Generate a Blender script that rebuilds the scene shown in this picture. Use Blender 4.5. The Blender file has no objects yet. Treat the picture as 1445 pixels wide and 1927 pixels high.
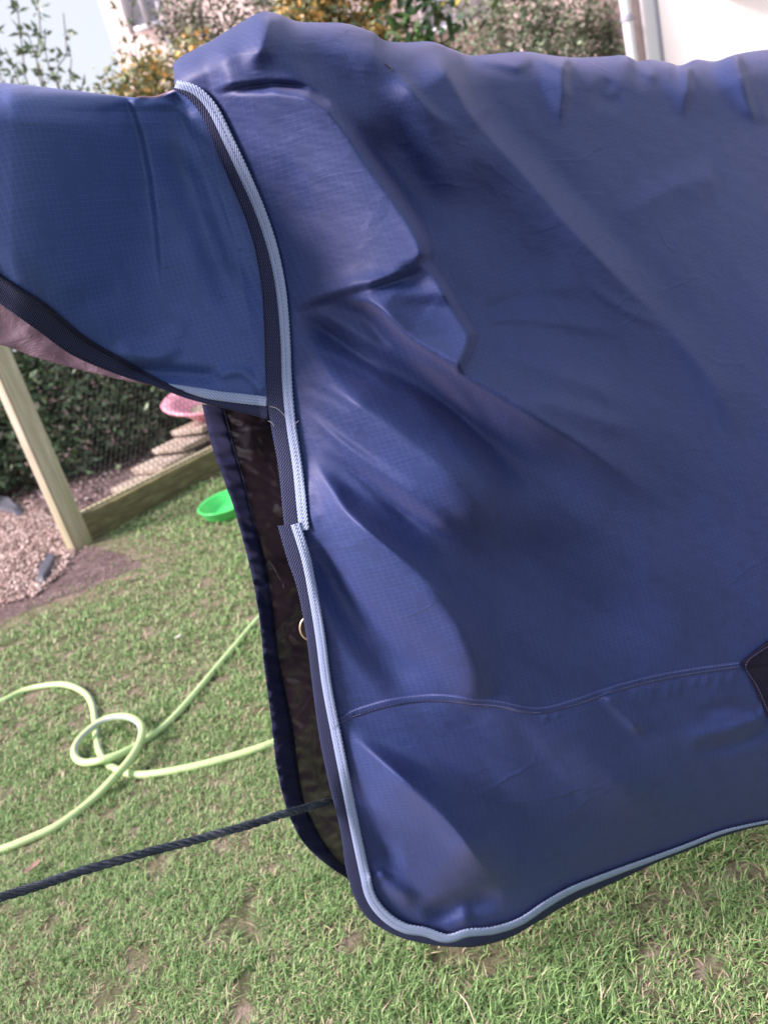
import bpy, math, random
import numpy as np
from mathutils import Vector, Matrix
random.seed(7); RNG = np.random.default_rng(7)
S = bpy.context.scene
# ------------------------------------------------------------------ camera
W0, H0, FPX = 1445.0, 1927.0, 1400.0            # size of the photograph and focal length in its pixels
EYE = np.array([0.0, 0.0, 1.1])
PITCH, ROLL = math.radians(19.3), math.radians(15.7)
fwd = np.array([0, math.cos(PITCH), -math.sin(PITCH)]); up0 = np.array([0, math.sin(PITCH), math.cos(PITCH)])
rt0 = np.array([1.0, 0, 0])
camX = math.cos(ROLL)*rt0 - math.sin(ROLL)*up0
camY = math.sin(ROLL)*rt0 + math.cos(ROLL)*up0
cd = bpy.data.cameras.new('camera'); cam = bpy.data.objects.new('camera', cd); S.collection.objects.link(cam)
cd.sensor_fit = 'VERTICAL'; cd.sensor_height = 36; cd.lens = 36*FPX/H0; cd.clip_start = 0.02; cd.clip_end = 2000
cam.matrix_world = Matrix([[camX[i], camY[i], -fwd[i], EYE[i]] for i in range(3)] + [[0, 0, 0, 1]])
cd.dof.use_dof = True; cd.dof.focus_distance = 0.85; cd.dof.aperture_fstop = 5.5
S.camera = cam
# ------------------------------------------------------------------ light
SUN_EL, SUN_AZ = math.radians(36), math.radians(-98)      # azimuth measured from +Y towards +X
wd = bpy.data.worlds.new('World'); S.world = wd; wd.use_nodes = True
nt = wd.node_tree; bg = nt.nodes['Background']; sky = nt.nodes.new('ShaderNodeTexSky')
sky.sky_type = 'NISHITA'; sky.sun_disc = False; sky.sun_elevation = SUN_EL; sky.sun_rotation = SUN_AZ
sky.air_density = 1.0; sky.dust_density = 3.0; sky.ozone_density = 1.0
cl = nt.nodes.new('ShaderNodeMix'); cl.data_type = 'RGBA'; cl.inputs[7].default_value = (12.6, 13.0, 14.4, 1)   # thin even cloud over the blue
cl.inputs[0].default_value = 0.7; nt.links.new(sky.outputs[0], cl.inputs[6]); nt.links.new(cl.outputs[2], bg.inputs[0]); bg.inputs[1].default_value = 0.05
sd = bpy.data.lights.new('sun', 'SUN'); sd.energy = 5.0; sd.angle = math.radians(22); sd.color = (1.0, 0.83, 0.84)
sun = bpy.data.objects.new('sun', sd); S.collection.objects.link(sun)
tow = Vector((math.sin(SUN_AZ)*math.cos(SUN_EL), math.cos(SUN_AZ)*math.cos(SUN_EL), math.sin(SUN_EL)))
sun.rotation_euler = tow.to_track_quat('Z', 'Y').to_euler()
S.view_settings.view_transform = 'Standard'; S.view_settings.look = 'None'
S.view_settings.exposure = 0.92; S.view_settings.gamma = 1; S.view_settings.use_curve_mapping = False
S.render.engine = 'CYCLES'

# ------------------------------------------------------------------ picture rays -> places
def rays(px, py):
    px = np.asarray(px, float); py = np.asarray(py, float)
    a = (px - W0/2)[..., None]; b = (H0/2 - py)[..., None]
    return FPX*fwd + a*camX + b*camY
def at(px, py, Y):                        # point at world distance Y along a sight line
    d = rays(px, py); return EYE + d*(np.asarray(Y, float)/d[..., 1])[..., None]
def gr(px, py, z=0.0):                    # point on the ground
    d = rays(px, py); return EYE + d*((z - EYE[2])/d[..., 2])[..., None]
def sst(x): x = np.clip(x, 0, 1); return x*x*(3 - 2*x)

# ------------------------------------------------------------------ object helpers
def mesh_from(name, v, f, uv=None, col=None, smooth=False):
    v = np.asarray(v, dtype=np.float32); me = bpy.data.meshes.new(name)
    if isinstance(f, np.ndarray):
        n, k = f.shape
        me.vertices.add(len(v)); me.vertices.foreach_set('co', v.ravel())
        me.loops.add(n*k); me.loops.foreach_set('vertex_index', f.astype(np.int32).ravel())
        me.polygons.add(n); me.polygons.foreach_set('loop_start', np.arange(0, n*k, k, dtype=np.int32))
        me.polygons.foreach_set('loop_total', np.full(n, k, dtype=np.int32))
        me.update(calc_edges=True); me.validate()
    else:
        me.from_pydata([tuple(map(float, p)) for p in v], [], f); me.update()
    if uv is not None:
        l = me.uv_layers.new(name='UVMap'); idx = np.empty(len(me.loops), dtype=np.int32)
        me.loops.foreach_get('vertex_index', idx); l.data.foreach_set('uv', np.asarray(uv, dtype=np.float32)[idx].ravel())
    if col is not None:
        a = me.color_attributes.new('tint', 'FLOAT_COLOR', 'POINT')
        c = np.ones((len(v), 4), dtype=np.float32); c[:, :3] = col; a.data.foreach_set('color', c.ravel())
    if smooth: me.polygons.foreach_set('use_smooth', np.ones(len(me.polygons), dtype=bool))
    return me
def link(name, me, mat=None, parent=None, mats=None, loc=None):
    o = bpy.data.objects.new(name, me); S.collection.objects.link(o)
    if mat and not len(me.materials): me.materials.append(mat)
    if mats:
        for m in mats: me.materials.append(m)
    if parent is not None:
        o.parent = parent; o.matrix_parent_inverse = Matrix.Translation(-Vector(parent.location)) if False else Matrix()
        me_off = Vector(parent.location)
        o.location = (Vector(loc) if loc is not None else Vector((0, 0, 0))) - me_off
    elif loc is not None: o.location = loc
    return o
def tag(o, label=None, cat=None, group=None, kind=None):
    if label: o['label'] = label
    if cat: o['category'] = cat
    if group: o['group'] = group
    if kind: o['kind'] = kind
    return o
def thing(name, label, cat, loc=(0, 0, 0), group=None):
    o = bpy.data.objects.new(name, None); S.collection.objects.link(o); o.location = loc; o.empty_display_size = 0.05
    return tag(o, label, cat, group)
def cr(pts, n):                           # Catmull-Rom through points, n samples evenly along the length
    P = np.asarray(pts, float); P = np.vstack([2*P[0]-P[1], P, 2*P[-1]-P[-2]]); out = []
    for i in range(1, len(P)-2):
        t = np.linspace(0, 1, 24, endpoint=False)[:, None]; a, b, c, d = P[i-1], P[i], P[i+1], P[i+2]
        out.append(0.5*((2*b) + (c-a)*t + (2*a-5*b+4*c-d)*t**2 + (3*b-a-3*c+d)*t**3))
    out = np.vstack(out + [P[-2][None]]); s = np.r_[0, np.cumsum(np.linalg.norm(np.diff(out, axis=0), axis=1))]
    q = np.linspace(0, s[-1], n); return np.stack([np.interp(q, s, out[:, k]) for k in range(out.shape[1])], 1)
def tube(path, r, k=8, cap=True, phase=0.0):
    P = np.asarray(path, float); n = len(P); r = np.broadcast_to(np.asarray(r, float), (n,))
    T = np.gradient(P, axis=0); T /= np.linalg.norm(T, axis=1)[:, None] + 1e-12
    N = np.cross(T[0], [0.13, 0.21, 0.97]); N /= np.linalg.norm(N); Ns = []
    for i in range(n):
        N = N - T[i]*np.dot(N, T[i]); N /= np.linalg.norm(N); Ns.append(N)
    Ns = np.array(Ns); B = np.cross(T, Ns); th = np.arange(k)*2*math.pi/k + phase
    v = (P[:, None] + r[:, None, None]*(np.cos(th)[None, :, None]*Ns[:, None] + np.sin(th)[None, :, None]*B[:, None])).reshape(-1, 3)
    i = np.arange(n-1)[:, None]; j = np.arange(k)[None]; j2 = (j+1) % k
    f = np.stack([i*k+j, i*k+j2, (i+1)*k+j2, (i+1)*k+j], -1).reshape(-1, 4)
    L = np.r_[0, np.cumsum(np.linalg.norm(np.diff(P, axis=0), axis=1))]
    uv = np.stack([np.repeat(L, k), np.tile(np.arange(k)/k, n)], 1)
    return v, f, uv
def merge(parts):
    vs, fs, us, o = [], [], [], 0
    for p in parts:
        vs.append(p[0]); fs.append(p[1]+o); o += len(p[0]); us.append(p[2] if len(p) > 2 else np.zeros((len(p[0]), 2)))
    return np.vstack(vs), np.vstack(fs), np.vstack(us)
def box(x0, x1, y0, y1, z0, z1, jit=0.0):
    v = np.array([[x, y, z] for z in (z0, z1) for y in (y0, y1) for x in (x0, x1)], float)
    if jit: v += RNG.uniform(-jit, jit, v.shape)
    f = np.array([[0, 2, 3, 1], [4, 5, 7, 6], [0, 1, 5, 4], [2, 6, 7, 3], [0, 4, 6, 2], [1, 3, 7, 5]])
    return v, f
def bevel(o, w=0.004, seg=2):
    m = o.modifiers.new('bevel', 'BEVEL'); m.width = w; m.segments = seg; m.limit_method = 'ANGLE'; return o
def lathe(prof, k=40):
    pr = np.asarray(prof, float); n = len(pr); th = np.arange(k)*2*math.pi/k
    v = np.stack([pr[:, 0][:, None]*np.cos(th), pr[:, 0][:, None]*np.sin(th), np.repeat(pr[:, 1][:, None], k, 1)], -1).reshape(-1, 3)
    i = np.arange(n-1)[:, None]; j = np.arange(k)[None]; j2 = (j+1) % k
    return v, np.stack([i*k+j, i*k+j2, (i+1)*k+j2, (i+1)*k+j], -1).reshape(-1, 4)

# ------------------------------------------------------------------ materials
class M:
    def __init__(s, name, color=(0.5, 0.5, 0.5), rough=0.6, spec=0.5, **kw):
        s.m = bpy.data.materials.new(name); s.m.use_nodes = True; s.t = s.m.node_tree
        s.b = s.t.nodes['Principled BSDF']; s.b.inputs['Base Color'].default_value = (*color, 1)
        s.b.inputs['Roughness'].default_value = rough; s.b.inputs['Specular IOR Level'].default_value = spec
        for k, v in kw.items(): s.b.inputs[k.replace('_', ' ')].default_value = v
    def n(s, typ, **kw):
        nd = s.t.nodes.new(typ)
        for k, v in kw.items():
            if hasattr(nd, k) and k not in ('Scale',): setattr(nd, k, v)
            else: nd.inputs[k.replace('_', ' ')].default_value = v
        return nd
    def l(s, a, b): s.t.links.new(a, b)
    def coord(s, kind='Object', scale=(1, 1, 1), rot=(0, 0, 0)):
        c = s.n('ShaderNodeTexCoord'); mp = s.n('ShaderNodeMapping'); mp.inputs['Scale'].default_value = scale
        mp.inputs['Rotation'].default_value = rot; s.l(c.outputs[kind], mp.inputs[0]); return mp.outputs[0]
    def noise(s, vec, scale, detail=4, rough=0.55, dist=0.0):
        x = s.n('ShaderNodeTexNoise'); x.inputs['Scale'].default_value = scale; x.inputs['Detail'].default_value = detail
        x.inputs['Roughness'].default_value = rough; x.inputs['Distortion'].default_value = dist; s.l(vec, x.inputs['Vector']); return x.outputs['Fac']
    def math(s, op, a, b=None, clamp=False):
        x = s.n('ShaderNodeMath'); x.operation = op; x.use_clamp = clamp
        for i, q in enumerate((a, b)):
            if q is None: continue
            if isinstance(q, (int, float)): x.inputs[i].default_value = q
            else: s.l(q, x.inputs[i])
        return x.outputs[0]
    def ramp(s, fac, stops):
        r = s.n('ShaderNodeValToRGB'); e = r.color_ramp.elements
        while len(e) < len(stops): e.new(0.5)
        for q, (p, c) in zip(e, stops): q.position = p; q.color = (*c, 1)
        s.l(fac, r.inputs[0]); return r.outputs[0]
    def mix(s, fac, a, b, mode='MIX'):
        x = s.n('ShaderNodeMix'); x.data_type = 'RGBA'; x.blend_type = mode
        for i, q in ((0, fac), (6, a), (7, b)):
            if isinstance(q, (int, float)): x.inputs[i].default_value = q
            elif isinstance(q, tuple): x.inputs[i].default_value = (*q, 1)
            else: s.l(q, x.inputs[i])
        return x.outputs[2]
    def color(s, c): s.l(c, s.b.inputs['Base Color'])
    def bump(s, h, strength=0.5, dist=0.01):
        b = s.n('ShaderNodeBump'); b.inputs['Strength'].default_value = strength; b.inputs['Distance'].default_value = dist
        s.l(h, b.inputs['Height'])
        if s.b.inputs['Normal'].is_linked: s.l(s.b.inputs['Normal'].links[0].from_socket, b.inputs['Normal'])
        s.l(b.outputs[0], s.b.inputs['Normal']); return b
def fabric(name, c1, c2, rough=0.60, sheen=0.13, tint=(0.75, 0.68, 1.0), wrinkle=0.2):
    m = M(name, c1, rough, 0.52); m.b.inputs['Sheen Weight'].default_value = sheen
    m.b.inputs['Specular Tint'].default_value = (0.80, 0.78, 1.0, 1); m.b.inputs['Sheen Roughness'].default_value = 0.45; m.b.inputs['Coat Weight'].default_value = 0.08; m.b.inputs['Coat Roughness'].default_value = 0.38; m.b.inputs['Sheen Tint'].default_value = (*tint, 1)
    uv = m.coord('UV'); sep = m.n('ShaderNodeSeparateXYZ')
    # the threads wander a little
    wn = m.n('ShaderNodeTexNoise'); wn.inputs['Scale'].default_value = 9; m.l(uv, wn.inputs['Vector'])
    vm = m.n('ShaderNodeVectorMath', operation='SCALE'); m.l(wn.outputs['Color'], vm.inputs[0]); vm.inputs['Scale'].default_value = 0.006
    va = m.n('ShaderNodeVectorMath', operation='ADD'); m.l(uv, va.inputs[0]); m.l(vm.outputs[0], va.inputs[1]); m.l(va.outputs[0], sep.inputs[0])
    def lines(out, pitch, width):
        f = m.math('FRACT', m.math('DIVIDE', out, pitch)); return m.math('LESS_THAN', f, width)
    g1 = lines(sep.outputs[0], 0.0062, 0.13); g2 = lines(sep.outputs[1], 0.0056, 0.13)
    brk = m.noise(m.coord('UV', (55, 18, 1)), 1.0, 3)
    grid = m.math('MULTIPLY', m.math('MAXIMUM', g1, g2), m.math('GREATER_THAN', brk, 0.44))
    tw = m.math('SINE', m.math('MULTIPLY', m.math('ADD', sep.outputs[0], m.math('MULTIPLY', sep.outputs[1], 0.8)), 2*math.pi/0.0011))
    slub = m.noise(m.coord('UV', (8, 260, 1)), 1.0, 3); soft = m.noise(uv, 7.0, 3)
    base = m.mix(m.math('MULTIPLY', m.math('SUBTRACT', soft, 0.3), 1.6, True), c1, c2)
    base = m.mix(m.math('MULTIPLY', m.noise(uv, 950.0, 1), 0.55), base, tuple(x*0.55 for x in c1))
    base = m.mix(m.math('MULTIPLY', slub, 0.75), base, tuple(x*0.72 for x in c1))
    base = m.mix(m.math('MULTIPLY', grid, 0.19), base, tuple(min(1, x*1.9+0.01) for x in c2))
    sp = m.math('GREATER_THAN', m.noise(uv, 60.0, 3, 0.6), 0.70)              # small mud specks
    base = m.mix(m.math('MULTIPLY', sp, 0.5), base, (0.02, 0.03, 0.09))
    m.color(base)
    m.bump(m.noise(m.coord('UV', (1.0, 1.6, 1), (0, 0, 0.6)), 16.0, 5, 0.55, 0.8), wrinkle, 0.006)
    cn = m.math('ABSOLUTE', m.math('SUBTRACT', m.noise(m.coord('UV', (1.0, 1.5, 1), (0, 0, 0.75)), 6.5, 3, 0.5, 0.5), 0.5))
    ck = m.math('SUBTRACT', 1.0, m.math('MULTIPLY', cn, 26.0), True); cm = m.math('MULTIPLY', m.math('SUBTRACT', m.noise(uv, 4.0, 2), 0.50), 6.0, True)
    m.bump(m.math('MULTIPLY', ck, cm), 0.35, 0.0022)
    m.bump(m.math('ADD', m.math('MULTIPLY', grid, 1.0), m.math('MULTIPLY', tw, 0.25)), 0.30, 0.0006)
    return m.m
def tape(name, col, hi, pitch=0.0024, rough=0.6, amt=0.8):
    m = M(name, col, rough+0.12, 0.22); uv = m.coord('UV'); sep = m.n('ShaderNodeSeparateXYZ'); m.l(uv, sep.inputs[0])
    ph = m.math('ADD', sep.outputs[0], m.math('MULTIPLY', sep.outputs[1], 1.1))
    s1 = m.math('SINE', m.math('MULTIPLY', ph, 2*math.pi/pitch))
    s2 = m.math('SINE', m.math('MULTIPLY', sep.outputs[1], 2*math.pi/(pitch*0.75)))
    h = m.math('MULTIPLY', m.math('ADD', m.math('MULTIPLY', s1, 0.7), m.math('MULTIPLY', s2, 0.35)), 0.5)
    f = m.math('MULTIPLY', m.math('ADD', h, 0.15), amt, True)
    c = m.mix(f, col, hi); c = m.mix(m.math('MULTIPLY', m.noise(uv, 45, 3), 0.35), c, tuple(x*0.6 for x in col))
    m.color(c); m.bump(h, 0.8, 0.0012); return m.m
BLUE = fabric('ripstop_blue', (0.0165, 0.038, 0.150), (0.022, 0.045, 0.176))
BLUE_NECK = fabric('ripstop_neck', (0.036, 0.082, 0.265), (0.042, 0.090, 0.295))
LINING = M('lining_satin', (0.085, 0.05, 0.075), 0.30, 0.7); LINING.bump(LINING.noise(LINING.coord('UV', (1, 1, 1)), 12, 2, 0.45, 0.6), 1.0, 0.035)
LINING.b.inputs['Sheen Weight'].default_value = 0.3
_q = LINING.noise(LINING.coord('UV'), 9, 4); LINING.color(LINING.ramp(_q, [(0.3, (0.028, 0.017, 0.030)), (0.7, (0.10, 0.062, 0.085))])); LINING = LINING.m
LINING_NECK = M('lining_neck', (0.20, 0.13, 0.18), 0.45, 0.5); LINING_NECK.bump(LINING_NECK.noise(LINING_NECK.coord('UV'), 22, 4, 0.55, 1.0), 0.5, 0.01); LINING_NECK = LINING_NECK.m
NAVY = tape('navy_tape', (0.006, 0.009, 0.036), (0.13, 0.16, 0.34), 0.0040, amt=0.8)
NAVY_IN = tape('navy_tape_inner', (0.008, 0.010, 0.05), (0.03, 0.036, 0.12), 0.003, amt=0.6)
PALE = tape('reflective_tape', (0.24, 0.31, 0.50), (0.50, 0.60, 0.86), 0.0045, 0.35, 1.2)
THREAD = M('stitch_thread', (0.16, 0.18, 0.42), 0.6).m
BLACKWEB = tape('black_webbing', (0.006, 0.005, 0.02), (0.02, 0.018, 0.05), 0.003)
BRASS = M('brass', (0.65, 0.5, 0.33), 0.3, 0.5, Metallic=1.0).m

# ------------------------------------------------------------------ the rug's shape
# outline of the near side, traced and then given its own distance
TOP = np.array([(325,122),(345,104),(400,75),(440,50),(490,23),(520,25),(560,40),(600,42),(650,44),(700,60),(722,75),(760,80),(810,78),(850,92),(885,104),(940,100),(990,97),(1030,103),(1080,108),(1140,106),(1175,104),(1200,115),(1225,112),(1255,117),(1280,123),(1310,112),(1345,115),(1385,102),(1445,93),(1560,85),(1750,70),(1950,60)], float)
FRONT_W = [(331,158),(370,172),(400,205),(430,265),(460,330),(490,400),(513,470),(529,550),(537,640),(540,720),(548,800),(560,880),(568,960),(573,998)]   # middle of the upper pale strip
FRONT_NO = [(322,166),(352,184),(378,216),(403,272),(430,335),(458,400),(480,470),(493,550),(498,640),(500,720),(508,790),(524,880),(532,960),(536,998)]  # outer edge of the upper navy tape
LOW_W = [(556,986),(576,1050),(590,1120),(603,1200),(615,1290),(632,1380),(650,1470),(668,1560),(685,1640),(698,1690),(726,1726),(762,1748),(800,1755),(832,1766),(852,1766),(880,1757),(930,1752),(980,1735),(1030,1702),(1080,1674),(1150,1646),(1220,1620),(1290,1594),(1350,1570),(1400,1556),(1500,1535),(1700,1490),(1950,1440)]
LOW_NO = [(523,990),(540,1050),(560,1110),(577,1200),(588,1290),(600,1380),(618,1470),(640,1560),(652,1640),(672,1700),(700,1735),(750,1763),(800,1776),(850,1782),(900,1781),(960,1764),(1010,1736),(1060,1706),(1110,1681),(1160,1659),(1230,1626),(1290,1602),(1350,1578),(1400,1562),(1500,1540),(1700,1495),(1950,1445)]

def near_line(px, py, pts):
    P = np.asarray(pts, float); seg = np.diff(P, axis=0); L = np.linalg.norm(seg, axis=1); C = np.r_[0, np.cumsum(L)]
    best = np.full(px.shape, 1e9); side = np.zeros(px.shape); tt = np.zeros(px.shape)
    for i in range(len(seg)):
        dx, dy = seg[i]; ax, ay = P[i]
        t = np.clip(((px-ax)*dx + (py-ay)*dy)/(L[i]**2), 0, 1)
        d = np.hypot(px-ax-t*dx, py-ay-t*dy); s = dx*(py-ay) - dy*(px-ax); u = d < best
        best = np.where(u, d, best); side = np.where(u, s, side); tt = np.where(u, (C[i]+t*L[i])/C[-1], tt)
    return best, side, tt
# a fold: line, height (px), reach on the lower-left side, reach on the upper-right side, fade at both ends, roundness
FOLDS = []
def F(pts, A, wl, wr, t0=0.2, t1=0.25, k=0.5, c=1.0): FOLDS.append((cr(pts, max(6, 3*len(pts))), A, wl, wr, t0, t1, k, c))
# facets: outline, line where the facet starts, rise per px towards the right; it drops off sharply at its other edges
PATCHES = []
def P(poly, left, gx, sg=1.6): PATCHES.append((np.array(poly, float), np.array(left, float), gx, sg))
P([(398,174),(450,168),(520,164),(580,172),(626,200),(664,250),(704,305),(752,372),(790,430),(804,462),(806,484),(790,498),(770,506),(720,528),(660,547),(600,567),(545,586),(528,500),(505,400),(470,320),(430,240)],
  [(385,160),(430,240),(470,320),(505,400),(528,500),(545,590)], 0.46, 2.6)
P([(640,552),(806,492),(834,530),(868,590),(893,628),(884,662),(868,696),(766,632),(700,577)], [(640,480),(640,552),(700,577),(766,632),(800,700)], 0.55, 2.2)
P([(1000,100),(1066,112),(1068,180),(1056,242),(1032,205),(1010,150)], [(1000,90),(1010,150),(1032,205),(1056,245)], 0.85, 2.0)
P([(1212,112),(1296,124),(1303,170),(1285,224),(1262,195),(1238,150)], [(1205,100),(1238,150),(1262,195),(1285,226)], 0.7, 2.2)
P([(1312,112),(1388,100),(1404,150),(1422,232),(1385,208),(1350,165)], [(1305,100),(1350,165),(1385,208),(1420,236)], 0.75, 2.2)
P([(590,866),(625,920),(656,965),(716,1018),(783,1072),(832,1118),(874,1168),(905,1228),(918,1290),(880,1335),(820,1330),(760,1290),(690,1200),(640,1100),(605,1010)],
  [(588,860),(605,1010),(640,1100),(690,1200),(760,1290),(860,1335)], 0.24, 5.5)
P([(560,600),(658,655),(732,704),(800,746),(860,800),(915,865),(938,925),(905,985),(830,985),(750,930),(665,885),(588,862)],
  [(545,590),(555,700),(565,800),(585,870),(640,990)], 0.13, 6.0)
P([(885,104),(985,100),(1000,118),(985,131),(930,119)], [(885,90),(885,104),(930,140)], 0.12, 2.0)
# the puffed pouch beside the neck binding
F([(520,290),(550,340),(570,400),(560,470)], -3, 40, 30, 0.3, 0.4, 0.9)
# the roll that lies over the pouch
F([(395,170),(450,158),(520,152),(575,160),(620,190),(665,245),(700,300)], 19, 9, 150, 0.12, 0.35, 0.7)
F([(505,25),(500,60),(490,95),(455,130)], 16, 60, 40, 0.1, 0.5, 0.6)
F([(640,50),(700,95),(760,160),(820,240),(870,330),(900,430)], 16, 80, 110, 0.2, 0.5, 0.9)
F([(560,60),(600,110),(650,160),(690,230)], -10, 60, 60, 0.3, 0.4, 0.9)
F([(680,230),(740,310),(800,390),(850,480)], -16, 50, 80, 0.3, 0.4, 0.9)
# long diagonal folds over the shoulder
F([(807,90),(850,155),(892,222),(972,312),(1072,428),(1156,514),(1233,592),(1320,680)], 34, 170, 60, 0.08, 0.45, 0.1)
F([(734,112),(757,147),(787,185),(832,225),(880,240)], 12, 70, 20, 0.35, 0.5, 0.1)
F([(1087,511),(1134,558),(1202,598),(1260,614)], 2.5, 14, 24, 0.3, 0.3, 0.2)
F([(1230,590),(1300,670),(1350,740),(1400,830)], 7, 30, 60, 0.3, 0.4, 0.3)
F([(870,300),(950,420),(1010,500),(1060,560)], -12, 110, 90, 0.3, 0.3, 0.9)
F([(893,612),(960,600),(1040,606),(1120,620),(1200,640)], 4, 24, 40, 0.15, 0.5, 0.3, 0.4)
F([(893,590),(960,565),(1040,560),(1130,570)], -2.2, 30, 26, 0.15, 0.4, 0.6, 0.4)
F([(905,640),(960,670),(1040,700),(1130,735),(1210,790)], 6, 50, 40, 0.2, 0.4, 0.4, 0.4)
F([(950,740),(1040,760),(1130,790),(1215,815)], 7, 40, 30, 0.3, 0.3, 0.6)
# crest that overhangs the dark hollow, and the hollow
F([(600,560),(699,570),(766,630),(857,695),(915,730),(998,780),(1100,842),(1180,900),(1290,970)], 54, 85, 210, 0.18, 0.45, 0.1, 0.3)
F([(560,590),(620,628),(690,680),(760,722),(850,780),(940,860),(1040,950)], -30, 120, 66, 0.15, 0.45, 0.7, 0.4)
F([(740,640),(820,700),(880,760),(940,840)], 6, 24, 24, 0.3, 0.4, 0.5)
F([(590,590),(690,670),(790,755),(870,845),(930,950),(970,1050)], 18, 260, 90, 0.3, 0.4, -1, 0.6)
# lit band and the tongue, both fanning out of the binding
F([(565,690),(640,740),(730,800),(820,870),(910,960),(990,1060)], 26, 110, 110, 0.25, 0.4, 0.7, 0.5)
F([(565,760),(640,830),(720,890),(810,960),(900,1050)], 8, 30, 26, 0.3, 0.4, 0.6, 0.3)
F([(600,850),(660,882),(710,920),(766,972),(820,1030)], -7, 24, 20, 0.3, 0.4, 0.7, 0.4)
F([(580,850),(625,920),(656,965),(716,1018),(783,1072),(832,1118),(874,1168),(910,1240),(935,1320)], 50, 190, 100, 0.32, 0.45, 0.1, 0.30)
F([(585,990),(640,1110),(700,1190),(770,1265),(860,1340)], -20, 70, 80, 0.25, 0.4, 0.9, 0.5)
F([(820,1130),(900,1260),(980,1340),(1060,1420)], 10, 80, 80, 0.3, 0.4, 0.9)
F([(1020,870),(1110,980),(1220,1080),(1340,1200)], 8, 130, 110, 0.3, 0.4, 0.9)
F([(900,960),(1000,1060),(1120,1150),(1260,1230)], -22, 150, 130, 0.3, 0.4, 0.9)
F([(570,640),(640,668),(720,716),(780,760)], 4, 16, 16, 0.3, 0.4, 0.6)
F([(560,720),(620,745),(690,790)], -3, 14, 14, 0.3, 0.4, 0.7)
F([(575,900),(590,960),(600,1010)], 4, 22, 20, 0.3, 0.4, 0.8)
# skirt below the seam
F([(640,1365),(740,1452),(830,1530),(890,1600),(960,1690)], 46, 150, 90, 0.4, 0.3, 0.15, 0.3)
F([(640,1440),(680,1520),(720,1600),(735,1680)], -10, 50, 45, 0.3, 0.3, 0.9)
F([(700,1620),(730,1660),(790,1700)], 7, 26, 22, 0.3, 0.3, 0.7)
F([(690,1668),(705,1650),(735,1645)], 2.5, 12, 12, 0.3, 0.3, 0.9)
F([(790,1728),(840,1712),(890,1696),(950,1684)], -12, 34, 34, 0.3, 0.3, 0.95)
F([(862,1700),(872,1722),(868,1745)], 5, 22, 24, 0.3, 0.3, 0.9)
F([(990,1330),(1080,1400),(1150,1470),(1260,1540)], 8, 80, 80, 0.3, 0.3, 0.9)
F([(1130,1305),(1170,1345),(1215,1385)], 10, 16, 30, 0.15, 0.3, 0.4)
F([(1270,1390),(1350,1378),(1432,1352)], 5, 30, 26, 0.35, 0.05, 0.6)
F([(1300,1345),(1370,1330),(1432,1340)], -4, 22, 22, 0.35, 0.05, 0.8)
F([(1300,1410),(1380,1400),(1440,1372)], -4, 24, 24, 0.35, 0.05, 0.8)
for _x, _y, _l in [(1052,1338,18),(1030,1345,16),(1150,1310,34),(1196,1296,40),(1212,1292,40),(1228,1288,46),(1262,1283,34),(1280,1279,36),(1310,1275,26),(1332,1271,30),(1356,1268,40),(1380,1265,30)]:
    F([(_x, _y), (_x-4, _y+_l*.5), (_x-12, _y+_l)], 2.0, 11, 6, 0.1, 0.6, 0.9)
# dents hanging from the ridge
for pts, A, wl, wr in [
                       ([(985,130),(930,118),(880,106)], 7, 20, 16), ([(1080,135),(1040,120),(1010,104)], 6, 16, 16),
                       
                       ([(1405,130),(1425,180),(1450,240)], 6, 50, 20),
                       ([(1150,150),(1130,185),(1180,190)], -6, 30, 30), ([(1180,106),(1215,135),(1245,150)], 7, 18, 20),
                       ([(900,215),(1000,300),(1120,400)], -6, 60, 60), ([(1350,330),(1250,360),(1150,420)], 5, 50, 60)]:
    F(pts, A, wl, wr, 0.08, 0.3, 0.5)
NECK_FOLDS = []
def N(pts, A, wl, wr, t0=0.2, t1=0.25, k=0.5, c=1.0): NECK_FOLDS.append((cr(pts, max(6, 3*len(pts))), A, wl, wr, t0, t1, k, c))
N([(246,178),(262,225),(275,268),(288,340),(298,430),(306,520),(318,590)], 11, 9, 230, 0.02, 0.3, 0.4)
N([(236,186),(255,240),(266,285),(280,360),(290,450)], -5, 70, 8, 0.05, 0.4, 0.8)
N([(300,250),(345,330),(380,420),(420,520),(460,620)], -12, 45, 40, 0.25, 0.3, 0.9)
N([(340,220),(390,320),(430,430),(470,560)], 8, 40, 40, 0.25, 0.3, 0.8)
N([(262,190),(300,182),(340,192),(368,222)], -9, 10, 14, 0.1, 0.2, 0.8)
N([(302,618),(330,632),(345,612),(338,570)], 3, 18, 26, 0.25, 0.3, 0.6)
N([(205,660),(260,672),(310,668),(350,640)], 10, 22, 40, 0.25, 0.3, 0.6)
N([(230,690),(300,700),(370,705),(430,712)], -14, 26, 22, 0.2, 0.25, 0.9)
N([(400,712),(450,700),(478,720),(496,742)], 9, 12, 22, 0.2, 0.1, 0.5)
N([(120,600),(180,560),(240,545)], -4, 60, 50, 0.3, 0.3, 0.9)


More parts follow.
